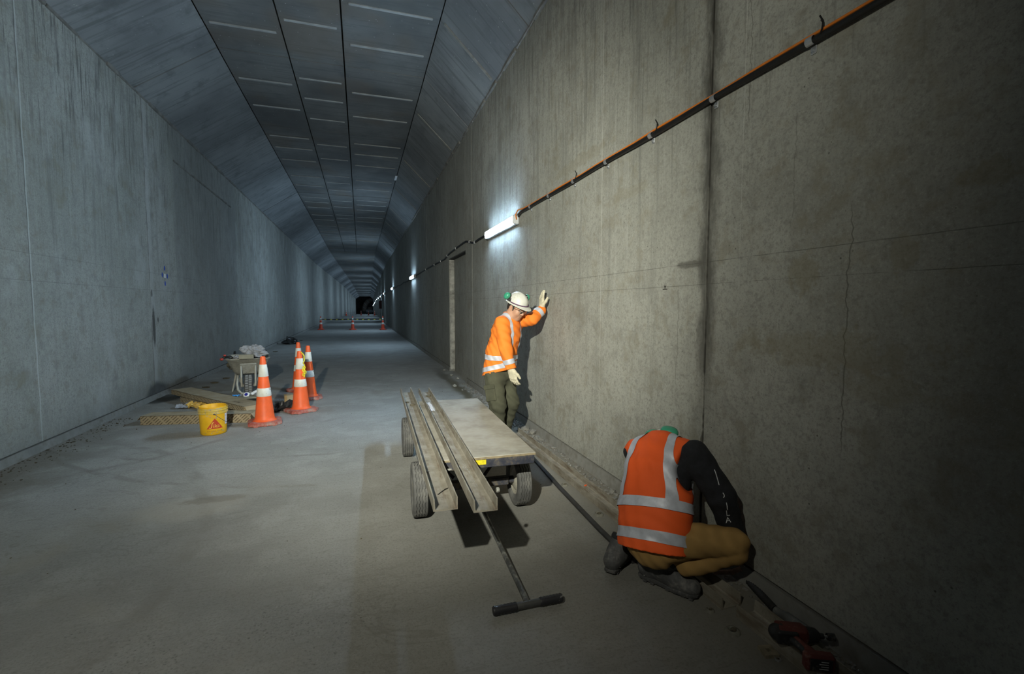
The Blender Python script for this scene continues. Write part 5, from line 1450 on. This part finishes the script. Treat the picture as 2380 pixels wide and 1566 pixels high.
# helmet, ear defenders, band, glasses
HF0, HU0 = HF, HU
HF = (hf1*.93-Zu*.36).normalized(); HU = (Zu-HF*HF.z).normalized()
hg, hc1 = helmet_geo(HC+HU0*.006, HF, HU, HL); hg.shift(-O1); hel = obj('helmet', hg, MT['helmet'], w1, 40)
band_m = plain('woven_band', (.10,.05,.10), .8, var=.5, scale=60)
g = G(); bp_ = [hc1+HF*(.124*math.cos(a)+.003)+HL*(.108*math.sin(a))+HU*(.002-.004*math.cos(a))-O1 for a in [math.radians(q) for q in range(-95,96,10)]]
g.tube(bp_, .0065, 6); obj('band', g, band_m, hel, 60)
for s in (-1,1):
    ax = (HL*s*.95+HU*.25).normalized()
    mc = hc1+HL*(s*.134)+HU*.052-HF*(.060 if s < 0 else .005)
    g = muff_geo(mc-O1, ax); mf = obj('ear_defender', g, MT['muff_green'], hel, 40)
    g = cushion_geo(mc-O1, ax); obj('cushion', g, MT['blackplastic'], mf, 40)
    g = G(); g.tube([mc-ax*.02-O1, mc-ax*.028-HU*.03-O1, hc1+HL*(s*.108)+HU*.020-HF*.035-O1, hc1+HL*(s*.104)+HU*.008-HF*.03-O1], .008, 8)
    g.box(hc1+HL*(s*.104)+HU*.020-HF*.032-O1, (.035,.012,.040), .004, frame(HF, HL, HU).to_3x3()); obj('arm', g, MT['tool_black'], mf, 60)
HF, HU = HF0, HU0
g = G()
for s in (-1,1):
    vs = []
    for i in range(6):
        for j in range(4):
            u = .008+.048*i/5; vv = .016-.036*j/3
            vs.append(tuple(HC+HF*(.112-.30*u*u/.06*.35)+HL*(s*u)+HU*vv-O1))
    g.add(vs, [(i*4+j, (i+1)*4+j, (i+1)*4+j+1, i*4+j+1) for i in range(5) for j in range(3)])
gl = obj('safety_glasses', g, MT['glass'], w1, 180)
for s in (-1,1):
    g = G(); g.tube([HC+HF*.100+HL*(s*.054)+HU*.012-O1, HC+HF*.05+HL*(s*.076)+HU*.008-O1, HC-HF*.01+HL*(s*.082)+HU*.010-O1], .0022, 5); obj('temple', g, MT['tool_black'], gl)

# ================================================================ the crouching worker
f2 = V3(.88,.475,0).normalized(); l2 = V3(-f2.y, f2.x, 0)
O2 = V3(1.55, 2.12, 0)
w2 = thing('person', 'person crouching at the wall foot in orange vest, black sleeves and tan trousers', 'person', O2)
pe = V3(1.490,2.115,.300); wa = V3(1.515,2.150,.430); ch = V3(1.590,2.225,.620); ne = V3(1.655,2.285,.760)
Rs, Re, Rw = V3(1.712,2.080,.752), V3(1.812,1.990,.555), V3(1.905,1.995,.345)
Ls_, Le, Lw = V3(1.555,2.395,.690), V3(1.690,2.520,.450), V3(1.830,2.440,.240)
Rh, Rk, Ra = pe-l2*.095+Zu*.03, V3(1.845,1.915,.325), V3(1.622,2.005,.188)
Lh, Lk, La = pe+l2*.095+Zu*.04, V3(1.800,2.470,.250), V3(1.485,2.390,.180)
GF = (f2*.55-Zu*.83).normalized(); GU = (f2 - GF*f2.dot(GF)).normalized(); GL = GU.cross(GF)
GC = ne+V3(.088,.133,0)-Zu*.108
hD = V3(.15,.35,-.92).normalized()
body = head_prims(GC, GF, GU, GL) + [cap(GC-GF*.02-GU*.06, ne-Zu*.03, .055, .062, .03), cap(Rs, Ls_, .05, None, .04), cap(ne-Zu*.03, ch, .10, .13, .05, f2, .7), cap(ch, wa, .135, .13, .05, f2, .7), cap(wa, pe, .13, .135, .05, f2, .75),
    cap(Rs, Re, .045, .038), cap(Re, Rw, .038, .028), cap(Ls_, Le, .045, .038), cap(Le, Lw, .038, .028), cap(Rh, Rk, .072, .052), cap(Rk, Ra, .048, .038), cap(Lh, Lk, .072, .052), cap(Lk, La, .048, .038)]
body += hand_prims(Rw+hD*.01, hD, V3(-.9,-.3,-.2).normalized(), V3(-.3,.9,.3).normalized(), .35) + hand_prims(Lw+V3(.1,-.3,-.9).normalized()*.01, V3(.25,-.35,-.9).normalized(), V3(-.8,.5,-.3).normalized(), V3(.3,-.8,.4).normalized(), .35)
body += [cap(Ra, V3(1.598,2.070,.19), .034, .034), cap(V3(1.598,2.070,.19), V3(1.56,2.15,.08), .034, .03), cap(La, V3(1.42,2.39,.08), .034, .028), cap(V3(1.56,2.15,.07), V3(1.63,2.06,.05), .03), cap(V3(1.42,2.39,.07), V3(1.51,2.47,.05), .03)]
g = sdf_geo(body, .0065, [(V3(XR-.004,0,0), (1,0,0)), (V3(0,0,.004), (0,0,-1))]); g.shift(-O2); obj('body', g, MT['skin'], w2, 180)
face_parts(GC, GF, GU, GL, w2, O2)
g = hair_geo(GC, GF, GU, GL); g.shift(-O2); obj('hair', g, MT['hair'], w2, 180)
# black jumper: sleeves, collar and what shows under the vest
aT = (ne-pe).normalized(); nT = (f2-aT*f2.dot(aT)).normalized()
tj = [cap(pe+aT*.09, wa, .168, .165, .05, nT, .72), cap(wa, ch, .165, .172, .05, nT, .72), cap(ch, ne-aT*.03, .165, .095, .05, nT, .72), cap(Rs, Ls_, .058, None, .05), cap(ne-aT*.05, ne-aT*.01, .070, .062, .02)]
sj = [cap(Rs, Re, .082, .076, .03), cap(Re, Rw, .076, .060, .02), cap(Ls_, Le, .072, .064, .03), cap(Le, Lw, .064, .05, .02)]
gj = sdf_geo(tj+sj, .006, [(V3(XR-.004,0,0), (1,0,0))], folds(.004, 36, 1.2)); bv = BVHTree.FromPolygons([Vector(p) for p in gj.v], gj.f)
gj2 = G(); gj2.v = list(gj.v); gj2.f = gj.f; gj2.shift(-O2); ju = obj('jumper', gj2, MT['jumper'], w2, 180)
def on_sleeve(px, py, off=.0018):
    d = Vector(ray(px, py)).normalized(); h = bv.ray_cast(Vector((0,0,EYE)), d)
    return (h[0]+h[1]*off) if h[0] is not None else None
def sleeve_print(tx, size, px, py, ang):
    tg_ = text_geo(tx, size); q = []
    for x, y, z in tg_.v:
        p = on_sleeve(px+x*math.cos(ang)+y*math.sin(ang), py+x*math.sin(ang)-y*math.cos(ang))
        if p is None: return
        q.append(p-O2)
    g = G(); g.add(q, tg_.f); obj('print', g, MT['print_white'], ju)
sleeve_print('A', 19, 1693, 1214, -.16); sleeve_print('L', 19, 1692, 1198, -.12); sleeve_print('I', 16, 1690, 1182, -.1)
def sleeve_stroke(pts, w=.0022):
    q = [on_sleeve(x, y) for x, y in pts]
    if any(p is None for p in q): return
    g = G(); g.tube([p-O2 for p in q], w, 5); obj('print', g, MT['print_white'], ju)
sleeve_stroke([(1660,1091),(1664,1102),(1668,1116),(1671,1127)]); sleeve_stroke([(1680,1145),(1683,1150),(1683,1154),(1681,1156)]); sleeve_stroke([(1688,1168),(1690,1176),(1691,1184)])
# vest
tv = [cap(pe-aT*.05, wa, .196, .190, .05, nT, .80), cap(wa, ch, .190, .192, .05, nT, .78), cap(ch, ne-aT*.05, .185, .125, .06, nT, .76), cap(Rs+(Ls_-Rs)*.15, Ls_+(Rs-Ls_)*.04, .082, None, .06), cap(ne-aT*.05, ne-aT*.01, .092, .082, .03)]
lat = (Ls_-Rs).normalized()
vc = [(pe-aT*.052, -aT-nT*-.12), (Rs+(Ls_-Rs)*.13, -lat+Zu*.05), (Ls_+(Rs-Ls_)*.06, lat)]
vc2 = [vc[0]]
hole = [ell(Rs+lat*.0+aT*-.09+nT*.01, (.062,.20,.115), [lat[:], nT[:], aT[:]], .02, 'sub'), ell(Ls_-aT*.10+lat*.055, (.055,.20,.10), [lat[:], nT[:], aT[:]], .02, 'sub')]
fv = folds(.0045, 30, 3.0)
gv = sdf_geo(tv+hole, .006, [vc[0]], fv); gv2 = G(); gv2.v = list(gv.v); gv2.f = gv.f; gv2.shift(-O2); ve = obj('vest', gv2, MT['vest'], w2, 180)
B2 = dict(o0=O2, par=ve)
for s, lo in ((-1,.128), (1,.132)):
    band(gv, slab(ch+lat*(s*lo), lat+aT*(.14*s), .0235)+[(wa+aT*.03, -aT)], **B2)
band(gv, slab(wa+aT*.035, aT+lat*.05, .026), off=.0075, **B2)
band(gv, slab(pe+aT*.010, aT+lat*.03, .0275), **B2)
# trousers
tr = [ell(pe+Zu*.045+f2*.03, (.148,.148,.09), None, .05), cap(Rh, Rk, .100, .074, .04), cap(Rk-Zu*.045, Ra, .070, .058, .006), cap(Lh, Lk, .098, .080, .05), cap(Lk-Zu*.03, La, .076, .060, .01), cap(pe, wa, .15, .145, .04, nT, .8)]
g = sdf_geo(tr, .006, [(V3(0,0,.012), (0,0,-1)), (V3(XR-.006,0,0), (1,0,0))], folds(.0055, 40, .4)); g.shift(-O2); obj('trousers', g, MT['trouser2'], w2, 180)
# boots
boot_parts(w2, O2, V3(1.560,2.160,.125), V3(1.532,2.225,.026), V3(1.620,2.075,.026), V3(1.672,1.992,.026), V3(1.598,2.070,.212), Zu, MT['boot'])
boot_parts(w2, O2, V3(1.425,2.375,.105), V3(1.378,2.352,.026), V3(1.505,2.450,.026), V3(1.580,2.508,.026), V3(1.470,2.390,.180), Zu, MT['boot'])
# helmet and ear defenders
hg, hc2 = helmet_geo(GC, GF, GU, GL); hg.shift(-O2); hel2 = obj('helmet', hg, MT['helmet'], w2, 40)
for px, py, y_, R_ in ((1517,1010,2.38,.050), (1556,1001,2.38,.054)):
    mc = pyw(px, py, y_); ax = (mc-hc2).normalized()*.6+Zu*.5; ax.normalize()
    g = muff_geo(mc-O2, ax, R_, .042); mf = obj('ear_defender', g, MT['muff_green'], hel2, 40)
    g = cushion_geo(mc-O2, ax, R_, .042); obj('cushion', g, MT['blackplastic'], mf, 40)
    g = G(); g.tube([mc-ax*.02-O2, mc.lerp(hc2,.45)-O2, hc2+(mc-hc2).normalized()*.10-O2], .008, 8); obj('arm', g, MT['tool_black'], mf, 60)
# worn tool handle under the knee
ka, kb = pz(1702,1345,.085), pz(1733,1293,.11)
kb.x = min(kb.x, XR-.03)
g = G(); g.tube([(1.845,2.06,.080), (1.880,2.04,.085), (1.925,2.005,.098), (1.965,1.985,.122)], [.012,.013,.014,.012], 8)
tag(obj('tool_handle', g, plain('worn_handle', (.34,.22,.18), .8, var=.3, scale=30), None, 60), 'worn pale tool handle lying across the channel beneath the bent knee', 'tool')
